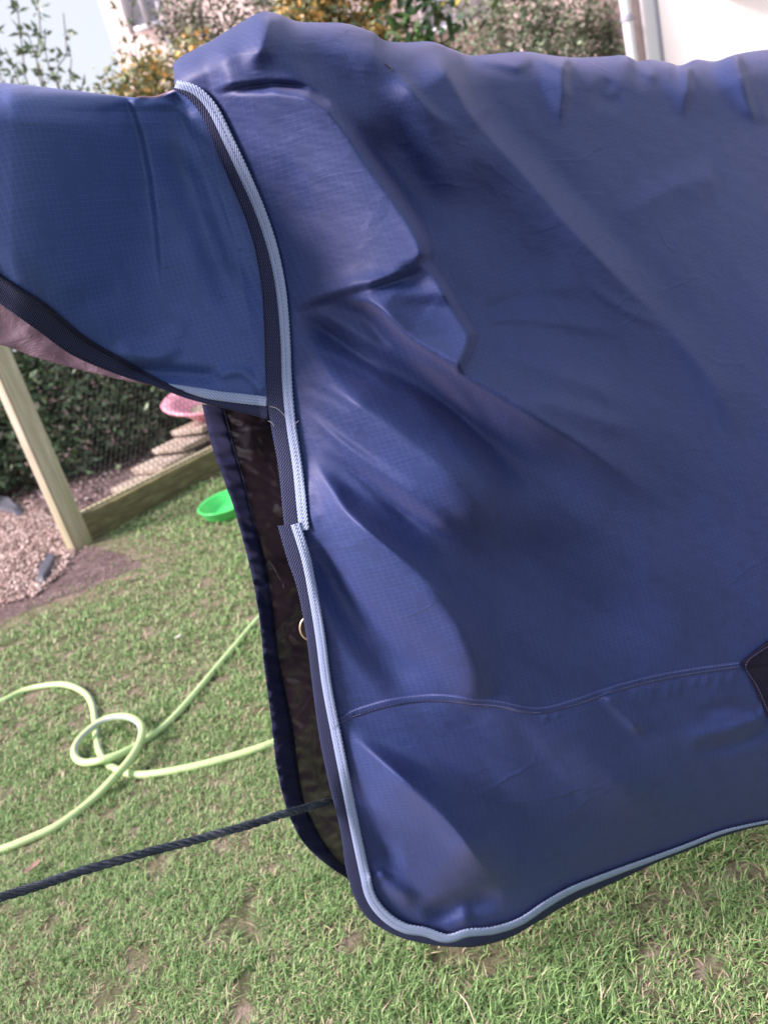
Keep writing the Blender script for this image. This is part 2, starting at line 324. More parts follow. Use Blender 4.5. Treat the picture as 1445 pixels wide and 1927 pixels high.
N([(0,168),(120,178),(235,190)], 6, 40, 20, 0.1, 0.2, 0.9)
def inpoly(x, y, poly):
    P = np.array(poly); ins = np.zeros(x.shape, bool); j = len(P)-1
    for i in range(len(P)):
        xi, yi = P[i]; xj, yj = P[j]
        with np.errstate(divide='ignore', invalid='ignore'):
            ins ^= ((yi > y) != (yj > y)) & (x < (xj-xi)*(y-yi)/(yj-yi+1e-12)+xi)
        j = i
    return ins
FOLD_GAIN = 2.0
def relief(px, py, folds):
    h = np.zeros(px.shape)
    for P, A, wl, wr, t0, t1, k, c in folds:
        w = max(wl, wr); x0, y0 = P.min(0)-w; x1, y1 = P.max(0)+w
        m = (px > x0) & (px < x1) & (py > y0) & (py < y1)
        if not m.any(): continue
        d, s, t = near_line(px[m], py[m], P); sg = sst(0.5 + 0.5*np.sign(s)*np.minimum(d/3.0, 1))
        u = np.clip(d/((wr + (wl-wr)*sg)*(c + (1-c)*sst(t/0.6))), 0, 1)
        g = k*(1-u)**2*(1+2*u) + (1-k)*(1-u)**2 if k >= 0 else np.where(s > 0, 1-u, (1-u)**2)
        h[m] += FOLD_GAIN*A*g*sst(t/max(t0, 1e-3))*sst((1-t)/max(t1, 1e-3))
    return h
_GX, _GY, _GS = -460.0, -60.0, 2.5
def soften(h, sg):
    k = np.arange(-int(3*sg), int(3*sg)+1); w = np.exp(-k*k/(2*sg*sg)); w /= w.sum(); o = 0
    p = np.pad(h, ((0, 0), (len(k)//2,)*2), 'edge'); o = sum(wi*p[:, i:i+h.shape[1]] for i, wi in enumerate(w))
    p = np.pad(o, ((len(k)//2,)*2, (0, 0)), 'edge'); return sum(wi*p[i:i+h.shape[0]] for i, wi in enumerate(w))
def baked(folds, sg, cache={}):
    k = id(folds)
    if k not in cache:
        x, y = np.meshgrid(_GX+_GS*np.arange(980), _GY+_GS*np.arange(800)); h = soften(relief(x, y, folds), sg)
        if folds is FOLDS:
            for poly, left, gx, ps in PATCHES:
                x0, y0 = poly.min(0)-30; x1, y1 = poly.max(0)+30; sl_ = (slice(int((y0-_GY)/_GS), int((y1-_GY)/_GS)), slice(int((x0-_GX)/_GS), int((x1-_GX)/_GS)))
                xx, yy = x[sl_], y[sl_]; o_ = np.argsort(left[:, 1]); rise = np.clip(xx - np.interp(yy, left[o_, 1], left[o_, 0]), 0, None)*gx
                h[sl_] += soften(np.where(inpoly(xx, yy, poly), rise, 0.0), ps)
        cache[k] = h
    return cache[k]
def shape(px, py, folds, sg=1.6):
    g = baked(folds, sg); x = np.clip((px-_GX)/_GS, 0, 978.99); y = np.clip((py-_GY)/_GS, 0, 798.99); i, j = x.astype(int), y.astype(int); a, b = x-i, y-j
    return (g[j, i]*(1-a)+g[j, i+1]*a)*(1-b) + (g[j+1, i]*(1-a)+g[j+1, i+1]*a)*b
def wav(px, py, seed, lam, ang, stretch):          # smooth directional random ripples
    r = np.random.default_rng(seed); c, s = math.cos(ang), math.sin(ang); a = (px*c+py*s)/(lam*stretch); b = (-px*s+py*c)/lam; o = 0
    for i in range(7):
        fa, fb, ph = r.uniform(.4, 1.4), r.uniform(.5, 1.6), r.uniform(0, 6.28); o = o + np.sin(2*math.pi*(fa*a*r.choice([-1, 1])+fb*b)+ph)
    return o/7
PXM = 0.00062
TOPX, TOPY = cr(TOP, 900).T
SIL = lambda px: np.interp(px, TOPX, TOPY)
_hem = cr(LOW_NO, 700); _hi = _hem[:, 0].argsort()
_ex = cr([(100,312),(160,345),(280,415),(400,470),(560,505),(720,525),(1000,562),(1380,620),(1600,665),(1700,695),(1800,760)], 300); EDGEY, EDGEX = _ex[:, 0], _ex[:, 1]
def ybody(px, py, flat=False):
    px = np.asarray(px, float); py = np.asarray(py, float)
    u = np.clip((px-330)/1115, 0, 1.5); v = np.clip((py-80)/1700, 0, 1.1)
    Y = (0.84 + 0.44*u**1.25)*(1-v)**2 + 2*(0.79 - 0.07*u)*v*(1-v) + (0.765 + 0.105*u)*v*v
    edge = np.interp(py, EDGEY, EDGEX)
    q = np.clip(1-(px-edge)/430, 0, 1.10); Y = Y + (0.115-0.06*sst((py-300)/1000))*q**2
    d = np.clip(py - SIL(px), 0, None); R = 62.0; e = np.clip(1-d/R, 0, 1); Y = Y + R*0.0013*(1-np.sqrt(np.clip(1-e**2, 0, 1)))
    hb = np.clip(1-(np.interp(px, _hem[_hi, 0], _hem[_hi, 1])-py)/230, 0, 1)
    Y = Y + 0.055*hb**2*sst((px-820)/420)
    if flat: return Y
    h = shape(px, py, FOLDS) + 3.2*wav(px, py, 3, 130, 0.85, 3.2) + 0.8*wav(px, py, 5, 46, 0.75, 3.0) + 0.30*wav(px, py, 9, 20, 0.4, 2.5)
    st, ss, _ = near_line(px, py, [(632,1368),(666,1345),(733,1326),(791,1318),(841,1318),(890,1325),(940,1330),(1011,1342),(1078,1328),(1144,1304),(1219,1284),(1302,1269),(1393,1257),(1600,1230),(1950,1200)])
    h = h + np.where(ss > 0, -2.2*np.exp(-(st/14)), 0)          # overlap of the two cloths at the seam
    return Y - h*PXM
def yneck(px, py):
    px = np.asarray(px, float); py = np.asarray(py, float)
    Y = 0.80 + 0.035*np.clip(px/500, -1, 1) + 0.05*sst((px-330)/200)
    top = np.interp(px, [-400, 0, 120, 250, 345, 520], [120, 155, 168, 183, 165, 400]); d = np.clip(py-top, 0, None)
    R = 75.0; e = np.clip(1-d/R, 0, 1); Y = Y + R*0.0012*(1-np.sqrt(np.clip(1-e**2, 0, 1)))
    low = np.interp(px, [-400, 0, 136, 217, 388, 520], [330, 545, 650, 690, 752, 780])
    Y = Y + 0.03*np.clip(1-(low-py)/120, 0, 1)**2
    b = sst((px-20)/330); Y = Y*(1-b) + b*(ybody(np.maximum(px, 332+0*px), np.maximum(py, 160)) + 0.007)
    h = (1-0.3*b)*shape(px, py, NECK_FOLDS) + 1.3*wav(px, py, 13, 150, 1.2, 2.0) + 0.08*wav(px, py, 15, 34, 1.0, 3)
    return Y - h*PXM
def coons(top, bot, left, right, nu, nv):
    u = np.linspace(0, 1, nu)[None, :, None]; v = np.linspace(0, 1, nv)[:, None, None]
    T, B, L, R = cr(top, nu)[None], cr(bot, nu)[None], cr(left, nv)[:, None], cr(right, nv)[:, None]
    return (1-v)*T + v*B + (1-u)*L + u*R - ((1-u)*(1-v)*T[:, :1] + u*(1-v)*T[:, -1:] + (1-u)*v*B[:, :1] + u*v*B[:, -1:])
def sheet(name, P3, mats, parent, thick=0.0015, uvrot=0.0, base=None):
    nv, nu, _ = P3.shape; v = P3.reshape(-1, 3); i = np.arange(nv-1)[:, None]; j = np.arange(nu-1)[None]
    f = np.stack([i*nu+j, (i+1)*nu+j, (i+1)*nu+j+1, i*nu+j+1], -1).reshape(-1, 4)
    q_ = v if base is None else base.reshape(-1, 3); s = q_[:, 0]*0.85 + q_[:, 1]*0.53; t = q_[:, 2]*1.04; c, sn = math.cos(uvrot), math.sin(uvrot)
    me = mesh_from(name, v, f, np.stack([s*c-t*sn, s*sn+t*c], 1), smooth=True)
    o = link(name, me, None, parent, mats)
    if thick:
        m = o.modifiers.new('thickness', 'SOLIDIFY'); m.thickness = thick; m.offset = -1; m.material_offset = 1 if len(mats) > 1 else 0
    return o
def ribbon(name, outer, inner, yf, mat, parent, lift=0.002, dome=0.0010, serr=(0, 0), n=None, m=5, thick=0.0014):
    L = np.linalg.norm(np.diff(np.asarray(outer, float), axis=0), axis=1).sum(); n = n or int(L/2.2)
    A, B = cr(outer, n), cr(inner, n); D = B-A; w = np.linalg.norm(D, axis=1)[:, None]; D = D/np.maximum(w, 1e-6)
    s = np.linspace(0, L, n)
    tooth = np.abs(((s/7.5) % 1)-0.5)*2 - 0.5
    A = A - D*(serr[0]*tooth)[:, None]; B = B + D*(serr[1]*tooth)[:, None]
    q = np.linspace(0, 1, m)[None, :, None]; P = A[:, None]*(1-q) + B[:, None]*q
    Y = yf(P[..., 0], P[..., 1]) - lift - dome*(1-(2*q[..., 0]-1)**4)
    P3 = at(P[..., 0], P[..., 1], Y); v = P3.reshape(-1, 3); i = np.arange(n-1)[:, None]; j = np.arange(m-1)[None]
    f = np.stack([i*m+j, (i+1)*m+j, (i+1)*m+j+1, i*m+j+1], -1).reshape(-1, 4)
    mid = P3[:, m//2]; sl = np.r_[0, np.cumsum(np.linalg.norm(np.diff(mid, axis=0), axis=1))]
    wd_ = np.linalg.norm(P3[:, -1]-P3[:, 0], axis=1)
    uv = np.stack([np.repeat(sl[:, None], m, 1), q[0, :, 0][None]*wd_[:, None]], -1).reshape(-1, 2)
    o = link(name, mesh_from(name, v, f, uv, smooth=True), mat, parent)
    md = o.modifiers.new('thickness', 'SOLIDIFY'); md.thickness = thick; md.offset = -1
    return o

rug = thing('horse_rug', 'blue ripstop horse rug with neck cover, navy binding and pale piping above the lawn', 'horse rug', (0.1, 0.9, 0.1))
# near side
left_edge = [(325,122),(328,140),(333,165),(372,185),(395,222),(424,285),(452,345),(480,410),(503,478),(517,552),(524,640),(527,720),(533,800),(546,880),(554,960),(562,1010),(567,1060),(580,1130),(592,1200),(602,1290),(616,1380),(634,1470),(653,1560),(667,1640),(684,1700)]
bot_edge = [(684,1700),(712,1735),(755,1758),(800,1768),(850,1775),(900,1770),(960,1755),(1010,1728),(1060,1698),(1110,1672),(1160,1652),(1230,1620),(1290,1597),(1350,1573),(1400,1559),(1500,1537),(1700,1492),(1950,1442)]
G2 = coons(TOP, bot_edge, left_edge, [(1950,60),(1950,500),(1950,1000),(1950,1442)], 560, 640)
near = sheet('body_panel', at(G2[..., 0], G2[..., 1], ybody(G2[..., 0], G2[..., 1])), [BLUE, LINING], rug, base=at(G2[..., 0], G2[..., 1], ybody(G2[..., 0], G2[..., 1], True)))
# far side, seen through the open chest
FAR_O = [(380,760),(400,843),(423,906),(446,974),(468,1057),(486,1143),(497,1243),(511,1356),(521,1442),(535,1505),(549,1546),(573,1588),(608,1622),(655,1655),(700,1690)]
FAR_I = [(424,770),(443,843),(460,900),(478,974),(500,1057),(514,1143),(526,1243),(549,1356),(561,1442),(572,1505),(589,1546),(612,1588),(642,1624),(672,1640),(710,1660)]
def yfar(px, py):
    px = np.asarray(px, float); py = np.asarray(py, float); d = np.clip(py - SIL(px), 0, None)
    e = np.clip(1-(px-400)/500, 0, 1.1)
    Yn = ybody(np.maximum(px, 330), np.minimum(py, SIL(px)+0.1))
    g = sst(d/260)
    Yl = np.interp(py, [700, 1000, 1350, 1700], [1.07, 1.0, 0.935, 0.89]) + 0.10*sst((px-430)/300) - 0.02*sst((px-560)/60)*0
    Yr = Yn*0.6 + 0.62
    w = sst((px-650)/500); Y = Yn*(1-g) + g*(Yl*(1-w) + Yr*w)
    h = 5*wav(px, py, 23, 60, 0.9, 1.6) + 7.0*wav(px, py, 29, 34, 0.35, 1.6) + 2.5*wav(px, py, 37, 17, 1.1, 1.8) + 9*wav(px, py, 31, 150, 1.2, 1.6)
    return Y - g*h*PXM + 0.012*sst(d/25)
far_left = [(325,122),(330,300),(350,500),(372,680),(390,775),(408,843),(430,906),(453,974),(475,1057),(492,1143),(504,1243),(519,1356),(529,1442),(543,1505),(557,1546),(580,1584),(612,1614),(655,1645)]
far_bot = [(655,1645),(720,1660),(850,1640),(1050,1560),(1300,1480),(1600,1420),(1950,1340)]
G3 = coons(np.vstack([[(372,91)], TOP[2:]]), far_bot, [(372,91),(362,180),(356,320)]+far_left[2:], [(1950,60),(1950,500),(1950,1000),(1950,1340)], 300, 340)
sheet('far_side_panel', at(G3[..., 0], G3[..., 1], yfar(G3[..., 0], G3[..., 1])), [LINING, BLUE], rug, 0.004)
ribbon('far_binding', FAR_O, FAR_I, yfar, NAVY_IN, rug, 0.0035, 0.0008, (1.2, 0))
# seam line of far binding
ribbon('binding_seam', [(a+(c-a)*.93, b+(d-b)*.93) for (a, b), (c, d) in zip(FAR_O, FAR_I)], [(a+(c-a)*1.0, b+(d-b)*1.0) for (a, b), (c, d) in zip(FAR_O, FAR_I)], yfar, BLACKWEB, rug, 0.0052, 0.0002, m=3, thick=0.0004)
# neck cover, near and far side
NLOW = [(-400,270),(-200,400),(0,540),(77,588),(136,640),(217,688),(300,728),(388,756),(450,768),(520,780)]
G4 = coons([(-400,120),(-200,138),(0,155),(120,168),(250,183),(300,183),(345,166)], NLOW, [(-400,120),(-400,200),(-400,270)],
           [(345,166),(400,215),(440,300),(480,400),(508,480),(520,560),(525,650),(524,720),(520,780)], 330, 260)
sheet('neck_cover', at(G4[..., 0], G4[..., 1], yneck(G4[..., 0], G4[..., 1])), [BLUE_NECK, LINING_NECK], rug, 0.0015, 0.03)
def yneckfar(px, py):
    px = np.asarray(px, float); py = np.asarray(py, float)
    top = np.interp(px, [-400, 0, 120, 250, 345, 520], [120, 155, 168, 183, 165, 400])
    g = sst((py-top)/200); return yneck(px, py)*(1-g) + g*1.0 + 0.01*sst((py-top)/15) - g*PXM*(8*wav(px, py, 41, 110, 0.4, 1.4) + 3*wav(px, py, 43, 50, 0.2, 1.4))
G5 = coons([(-400,120),(-200,138),(0,155),(120,168),(250,183),(300,183),(345,166)], [(-400,560),(-200,600),(0,648),(62,671),(155,697),(271,723),(360,728),(470,700)],
           [(-400,120),(-400,300),(-400,560)], [(345,166),(420,300),(460,500),(470,700)], 160, 140)
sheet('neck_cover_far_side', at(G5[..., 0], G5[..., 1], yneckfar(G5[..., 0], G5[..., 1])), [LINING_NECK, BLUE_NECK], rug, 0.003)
NB_U = [(-400,250),(-200,375),(0,517),(89,573),(155,628),(217,666),(318,722),(388,747),(440,754),(504,762)]
NB_L = [(-400,300),(-200,430),(0,571),(77,626),(136,668),(217,703),(287,725),(349,749),(420,768),(504,789)]
ribbon('neck_binding', NB_L, NB_U, yneck, NAVY, rug, 0.002, 0.0012, (1, 0))
ribbon('neck_piping', [(316,724),(350,738),(388,750),(440,758),(502,765)], [(312,721),(350,726),(407,735),(450,740),(502,746)], yneck, PALE, rug, 0.0045, 0.0004, (1, 1.2))
# rolled cord along the upper edge of the neck binding
cordpx = cr([(-400,253),(-200,379),(0,521),(89,578),(155,633),(217,671),(318,727),(345,738)], 420)
v, f, uv = tube(at(cordpx[:, 0], cordpx[:, 1], yneck(cordpx[:, 0], cordpx[:, 1])-0.0034), 0.0026, 8)
link('neck_edge_roll', mesh_from('neck_edge_roll', v, f, uv, smooth=True), NAVY, rug)
# front bindings of the body
def off(pts, d):
    P = np.asarray(pts, float); T = np.gradient(P, axis=0); T /= np.linalg.norm(T, axis=1)[:, None]; Nn = np.stack([T[:, 1], -T[:, 0]], 1)
    dd = np.interp(np.linspace(0, 1, len(P)), np.linspace(0, 1, len(np.atleast_1d(d))), np.atleast_1d(d)); return P + Nn*dd[:, None]
wI = off(FRONT_W, [9, 10, 11, 10, 9, 9, 9, 9]); wO = off(FRONT_W, [-8, -9, -10, -9, -9, -9, -9, -9])
ribbon('front_binding', FRONT_NO, off(FRONT_W, [-6]), ybody, NAVY, rug, 0.0045, 0.0014, (1.2, 0), m=7)
ribbon('front_piping', wO, wI, ybody, PALE, rug, 0.0058, 0.0006, (0.6, 2.0), m=5)
lI = off(LOW_W, [9, 9, 9, 9.5, 10, 9, 8, 7, 6, 4, 2, 2]); lO = off(LOW_W, [-9, -9, -9, -9, -9, -8, -7, -6, -5, -3, -2, -2])
ribbon('chest_and_hem_binding', LOW_NO, off(LOW_W, [-5, -5, -5, -5, -4, -3, -1]), ybody, NAVY, rug, 0.0065, 0.0014, (1.4, 0), m=7)
ribbon('hem_piping', lO, lI, ybody, PALE, rug, 0.0082, 0.0006, (0.6, 2.0), m=5)
# stitch furrow down the middle of the pale strips
def stitches(name, line, yf, lift, mat, parent, step=7.0, ln=4.2, r=0.0004):
    P = cr(line, 4000); s = np.r_[0, np.cumsum(np.linalg.norm(np.diff(P, axis=0), axis=1))]; out = []
    for a in np.arange(0, s[-1]-ln, step):
        q = np.linspace(a, a+ln, 3); x = np.interp(q, s, P[:, 0]); y = np.interp(q, s, P[:, 1])
        p = at(x, y, yf(x, y) - lift - np.array([0, 0.0005, 0])); out.append(tube(p, r, 4))
    v, f, uv = merge(out); o = link(name, mesh_from(name, v, f, uv), mat, parent); o['kind'] = 'stuff'; return o
GREY_TH = M('grey_thread', (0.13, 0.18, 0.34), 0.7).m
stitches('stitching', FRONT_W, ybody, 0.0063, GREY_TH, rug)
stitches('stitching', LOW_W[:20], ybody, 0.0087, GREY_TH, rug)
SEAM_U = [(637,1355),(666,1338),(733,1318),(791,1310),(841,1310),(890,1317),(940,1321),(1011,1333),(1078,1318),(1144,1295),(1219,1275),(1302,1260),(1393,1248)]
SEAM_L = [(632,1368),(666,1351),(733,1331),(791,1322),(841,1322),(890,1328),(940,1332),(1011,1344),(1078,1330),(1144,1307),(1219,1286),(1302,1270),(1393,1257)]
ribbon('seam_tape', SEAM_L, [(a, b-3) for a, b in SEAM_U], ybody, BLUE, rug, 0.0006, 0.0004, m=4, thick=0.0006)
mid_l = [(a, b-3) for a, b in SEAM_L]
stitches('seam_stitching', SEAM_U, ybody, 0.0012, THREAD, rug, 6.0, 3.8, 0.00028)
stitches('seam_stitching', mid_l, ybody, 0.0012, THREAD, rug, 6.0, 3.8, 0.00028)
# surcingle patch at the right border
ribbon('strap_patch', [(1395,1248),(1418,1292),(1438,1338),(1450,1362)], [(1500,1165),(1530,1225),(1560,1290),(1575,1330)], ybody, BLACKWEB, rug, 0.004, 0.001, m=24, thick=0.003)
stitches('patch_stitching', [(1500,1170),(1450,1212),(1403,1250),(1424,1292),(1445,1340)], ybody, 0.0058, M('patch_thread', (0.10, 0.08, 0.2), 0.6).m, rug, 6, 4, 0.0004)
# brass ring of the chest strap, half hidden behind the binding
c = at(583, 1182, float(ybody(590, 1182))+0.022); th = np.linspace(0, 2*math.pi, 40, endpoint=True)
rg = c + 0.0125*np.cos(th)[:, None]*camX + 0.0150*np.sin(th)[:, None]*camY
v, f, uv = tube(rg, 0.0016, 8); link('strap_ring', mesh_from('strap_ring', v, f, uv, smooth=True), BRASS, rug)
# loose threads
for pts, yf, lf in [([(508,765),(520,768),(532,778),(538,786)], ybody, 0.012), ([(505,792),(512,796),(516,802)], ybody, 0.012), ([(548,806),(556,797),(562,792)], ybody, 0.009),
                    ([(505,1055),(514,1065),(520,1078),(528,1092)], yfar, 0.01), ([(533,1097),(534,1106)], yfar, 0.01)]:
    p = cr(pts, 14); v, f, uv = tube(at(p[:, 0], p[:, 1], yf(p[:, 0], p[:, 1])-lf), 0.00035, 4)
    link('loose_thread', mesh_from('loose_thread', v, f, uv), M('pale_thread', (0.35, 0.33, 0.4), 0.8).m, rug)
#==SPLIT==
# ------------------------------------------------------------------ rope
p2 = cr([(-1000,1945),(-420,1800),(-200,1745),(0,1689),(184,1631),(310,1596),(436,1562),(543,1529),(620,1509),(700,1490),(790,1475)], 700)
Yr = np.interp(p2[:, 0], [-1000, -420, 0, 540, 625, 790], [0.50, 0.60, 0.665, 0.80, float(ybody(640, 1510))+0.03, float(ybody(640, 1510))+0.12]); axis = at(p2[:, 0], p2[:, 1], Yr)
base = np.array(axis); T = np.gradient(base, axis=0); T /= np.linalg.norm(T, axis=1)[:, None]
N1 = np.cross(T, [0, 0, 1]); N1 /= np.linalg.norm(N1, axis=1)[:, None]; N2 = np.cross(T, N1)
sl = np.r_[0, np.cumsum(np.linalg.norm(np.diff(base, axis=0), axis=1))]; parts = []
RP = M('rope_fibre', (0.03, 0.04, 0.055), 0.85, 0.2); _n = RP.noise(RP.coord('UV', (90, 1, 1)), 2.5, 4)
RP.color(RP.ramp(RP.noise(RP.coord('UV', (14, 3, 1)), 1.5, 4), [(0.35, (0.012, 0.02, 0.028)), (0.58, (0.05, 0.065, 0.085)), (0.78, (0.24, 0.22, 0.25))])); RP.bump(_n, 0.8, 0.002)
rope = thing('rope', 'black twisted fuzzy rope running from inside the rug across the lower left', 'rope', tuple(axis[350]))
for k in range(3):
    ph = sl*2*math.pi/0.034 + k*2*math.pi/3 + 0.5*np.sin(sl*31)
    rr = 0.0023*(1+0.12*np.sin(sl*170+k)); pth = base + rr[:, None]*(np.cos(ph)[:, None]*N1 + np.sin(ph)[:, None]*N2)
    v, f, uv = tube(pth, 0.0031*(1+0.10*np.sin(sl*260+2*k)), 8); link('strand', mesh_from('strand', v, f, uv, smooth=True), RP.m, rope)
n = 5200; i = RNG.integers(0, 699, n); ph = RNG.uniform(0, 6.28, n); dr = np.cos(ph)[:, None]*N1[i] + np.sin(ph)[:, None]*N2[i]
a = base[i] + dr*0.0046; ln = RNG.uniform(0.0008, 0.0038, n)[:, None]; b = a + dr*ln + T[i]*RNG.uniform(-0.004, 0.004, (n, 1)); w = T[i]*0.00016
v = np.stack([a-w, a+w, b], 1).reshape(-1, 3); o = link('fuzz', mesh_from('fuzz', v, np.arange(3*n).reshape(-1, 3)), M('rope_fuzz', (0.16, 0.17, 0.2), 0.9).m, rope); o['kind'] = 'stuff'

# ------------------------------------------------------------------ ground
SO = M('soil', (0.1, 0.07, 0.06), 0.95, 0.15); c = SO.coord('Object'); n1 = SO.noise(c, 9, 8, 0.65)
SO.color(SO.ramp(n1, [(0.3, (0.11, 0.075, 0.075)), (0.55, (0.20, 0.145, 0.145)), (0.75, (0.32, 0.25, 0.25))])); SO.bump(SO.noise(c, 40, 8, 0.7), 0.9, 0.03)
def plane(name, pts, z, mat, label=None, kind='structure'):
    me = mesh_from(name, [(x, y, z) for x, y in pts], [list(range(len(pts)))]); return tag(link(name, me, mat), None, None, None, kind)
plane('ground', [(-150, -150), (150, -150), (150, 150), (-150, 150)], 0.0, SO.m)
TH = M('thatch', (0.1, 0.1, 0.05), 0.95, 0.1); c = TH.coord('Object')
t1 = TH.ramp(TH.noise(c, 16, 8, 0.7), [(0.32, (0.09, 0.11, 0.055)), (0.5, (0.20, 0.19, 0.12)), (0.66, (0.38, 0.30, 0.26))]); TH.color(t1); TH.bump(TH.noise(c, 90, 6, 0.7), 0.9, 0.02)
# edge of the bare earth by the run, and line of the run's board
FA, FB = gr(163, 1028)[:2], gr(420, 888)[:2]; FD = (FB-FA)/np.linalg.norm(FB-FA); FN = np.array([-FD[1], FD[0]])   # FN points into the run
EDGE = np.array([gr(x, y)[:2] for x, y in [(-400,1290),(-150,1215),(0,1172),(77,1142),(147,1118),(232,1082),(262,1058),(200,1035),(160,1028)]])
_e = cr(EDGE, 160); _e = _e + 0.014*np.sin(np.arange(160)[:, None]*np.array([0.31, 0.47])) + 0.008*np.sin(np.arange(160)[:, None]*np.array([0.9, 1.17]))
lawn_poly = [tuple(p) for p in _e] + [tuple(FA+FD*9.0), (30, 12), (30, -8), (-12, -8), (-12, EDGE[0][1])]
plane('lawn', lawn_poly, 0.004, TH.m)
def vnoise(x, y, lam, seed):
    r = np.random.default_rng(seed); o = 0
    for k in range(9):
        a = r.uniform(0, 6.28); q = r.uniform(.6, 1.7)/lam; o = o + np.sin(6.283*q*(x*math.cos(a)+y*math.sin(a))+r.uniform(0, 6.28))
    return o/9*2.1
def grass(n_try, ymin, ymax, hgt, wid, seed, dens_pow):
    r = np.random.default_rng(seed)
    y = ymin + (ymax-ymin)*r.random(n_try)**dens_pow; x = r.uniform(-1, 1, n_try)*(0.75+1.15*y)
    P = np.stack([x, y, np.zeros_like(x)], 1)-EYE; zc = P@fwd; u = (P@camX)/zc*FPX+W0/2; w = H0/2-(P@camY)/zc*FPX
    keep = (zc > 0.1) & (u > -750) & (u < 2250) & (w < 2200) & inpoly(x+r.normal(0, .05, n_try), y+r.normal(0, .07, n_try), lawn_poly)
    patch = 0.55*vnoise(x, y, 0.30, 1) + 0.6*vnoise(x, y, 0.11, 2) + 0.35*vnoise(x, y, 0.045, 4)
    dE = near_line(x, y, EDGE)[0]; dens = np.clip(1.0 - 1.0*sst((patch-0.22)/0.45), 0.06, 1)*(0.30+0.70*sst(dE/0.35))
    keep &= r.random(n_try) < dens; x, y, patch, dE = x[keep], y[keep], patch[keep], dE[keep]; n = len(x)
    lush = sst((vnoise(x, y, 0.5, 6)+0.35*vnoise(x, y, .13, 8)+0.25)/1.0)*(0.4+0.6*sst(x*0.9+0.9))
    h = hgt*r.uniform(0.45, 1.25, n)*(0.75+0.6*lush); h *= (0.55+0.45*sst(dE/0.3)); th = r.uniform(0, 6.283, n); lean = r.uniform(0.5, 1.75, n)
    w = wid*r.uniform(0.6, 1.3, n)*(1+0.5*np.clip(y-1.5, 0, 4))
    d = np.stack([np.cos(th), np.sin(th), 0*th], 1); s = np.stack([-np.sin(th), np.cos(th), 0*th], 1)*w[:, None]/2; z = np.array([0, 0, 1.0])
    b = np.stack([x, y, 0*x+0.003], 1); tw = r.normal(0, 0.25, (n, 1))
    m1 = b + d*(h*0.30*lean)[:, None] + z*(h*0.55*np.cos(lean*0.7))[:, None]
    m2 = m1 + d*(h*0.42*lean)[:, None] + s/w[:, None]*h[:, None]*tw + z*(h*0.30*np.cos(lean))[:, None]
    V = np.stack([b-s, b+s, m1-s*.9, m1+s*.9, m2], 1).reshape(-1, 3); k = np.arange(n)[:, None]*5
    tri = np.concatenate([k+[[0, 1, 3]], k+[[0, 3, 2]], k+[[2, 3, 4]]], 0)
    g = r.random(n)[:, None]; straw = (r.random(n) < (0.15-0.11*lush+0.10*(patch > 0)))[:, None]; L = lush[:, None]
    green = np.array([0.15, 0.24, 0.085])*(1-g) + np.array([0.30, 0.42, 0.18])*g; green = green*np.array([0.92, 1.04, 0.95]); green = green*(1-L) + (np.array([0.10, 0.20, 0.06])*(1-g) + np.array([0.26, 0.42, 0.16])*g)*L
    st = np.array([0.46, 0.40, 0.27])*(0.6+0.6*g); col = np.where(straw, st, green)
    return V, tri, np.repeat(col, 5, 0)
gv, gt, gc, o_ = [], [], [], 0
for args in [(450000, 0.35, 2.0, 0.028, 0.0018, 11, 0.9), (320000, 1.6, 4.6, 0.032, 0.0026, 12, 0.9), (60000, 4.2, 11, 0.045, 0.006, 13, 0.9)]:
    a, b, c = grass(*args); gv.append(a); gt.append(b+o_); gc.append(c); o_ += len(a)
GM = M('grass_blade', (0.1, 0.2, 0.05), 0.55, 0.3); at_ = GM.n('ShaderNodeAttribute'); at_.attribute_name = 'tint'; GM.color(at_.outputs['Color'])
GM.b.inputs['Subsurface Weight'].default_value = 0.0
tag(link('grass', mesh_from('grass', np.vstack(gv), np.vstack(gt), None, np.vstack(gc)), GM.m), 'short patchy green and straw coloured grass of the lawn', 'grass', None, 'stuff')
# bits lying on the lawn: dead leaves, twigs
LEAFB = M('dead_leaf', (0.28, 0.17, 0.14), 0.8).m; WHT = M('pale_petal', (0.7, 0.66, 0.66), 0.7).m
def flat_leaf(px, py, size, mat, name, label, cat, rz=0.0, z=0.025):
    a = np.linspace(0, 2*math.pi, 11)[:-1]; rr = np.where(np.cos(a) > 0, 1.0, 0.85)*(0.75+0.25*np.abs(np.cos(a)))
    P = np.stack([np.cos(a)*rr, np.sin(a)*rr*0.5, 0.25*np.abs(np.sin(a))+0.12*np.cos(2*a)], 1)*size
    v = np.vstack([P, [[0, 0, 0]]]); f = [[i, (i+1) % 10, 10] for i in range(10)]
    o = link(name, mesh_from(name, v, f), mat, None, None, tuple(gr(px, py, z))); o.rotation_euler[2] = rz
    m = o.modifiers.new('thickness', 'SOLIDIFY'); m.thickness = 0.0008
    return tag(o, label, cat)
flat_leaf(62, 1632, 0.022, LEAFB, 'dead_leaf', 'brown dead leaf on the lawn between the hose and the rope', 'leaf', 0.8)
flat_leaf(236, 1090, 0.03, LEAFB, 'dead_leaf', 'reddish dead leaf on the grass near the bare earth edge', 'leaf', 0.2)
flat_leaf(334, 1199, 0.014, WHT, 'petal', 'tiny white petal on the grass above the knotted hose', 'petal', 0.5, 0.03)
tw = cr([(866,1872),(880,1890),(893,1925),(905,1965)], 12); p3 = gr(tw[:, 0], tw[:, 1], 0.03); v, f, uv = tube(p3, np.linspace(0.0014, 0.0008, 12), 6)
tag(link('twig', mesh_from('twig', v, f, uv, smooth=True), M('dry_stalk', (0.5, 0.42, 0.32), 0.8).m), 'pale dry stalk lying in the grass at the lower edge of the photo', 'twig')
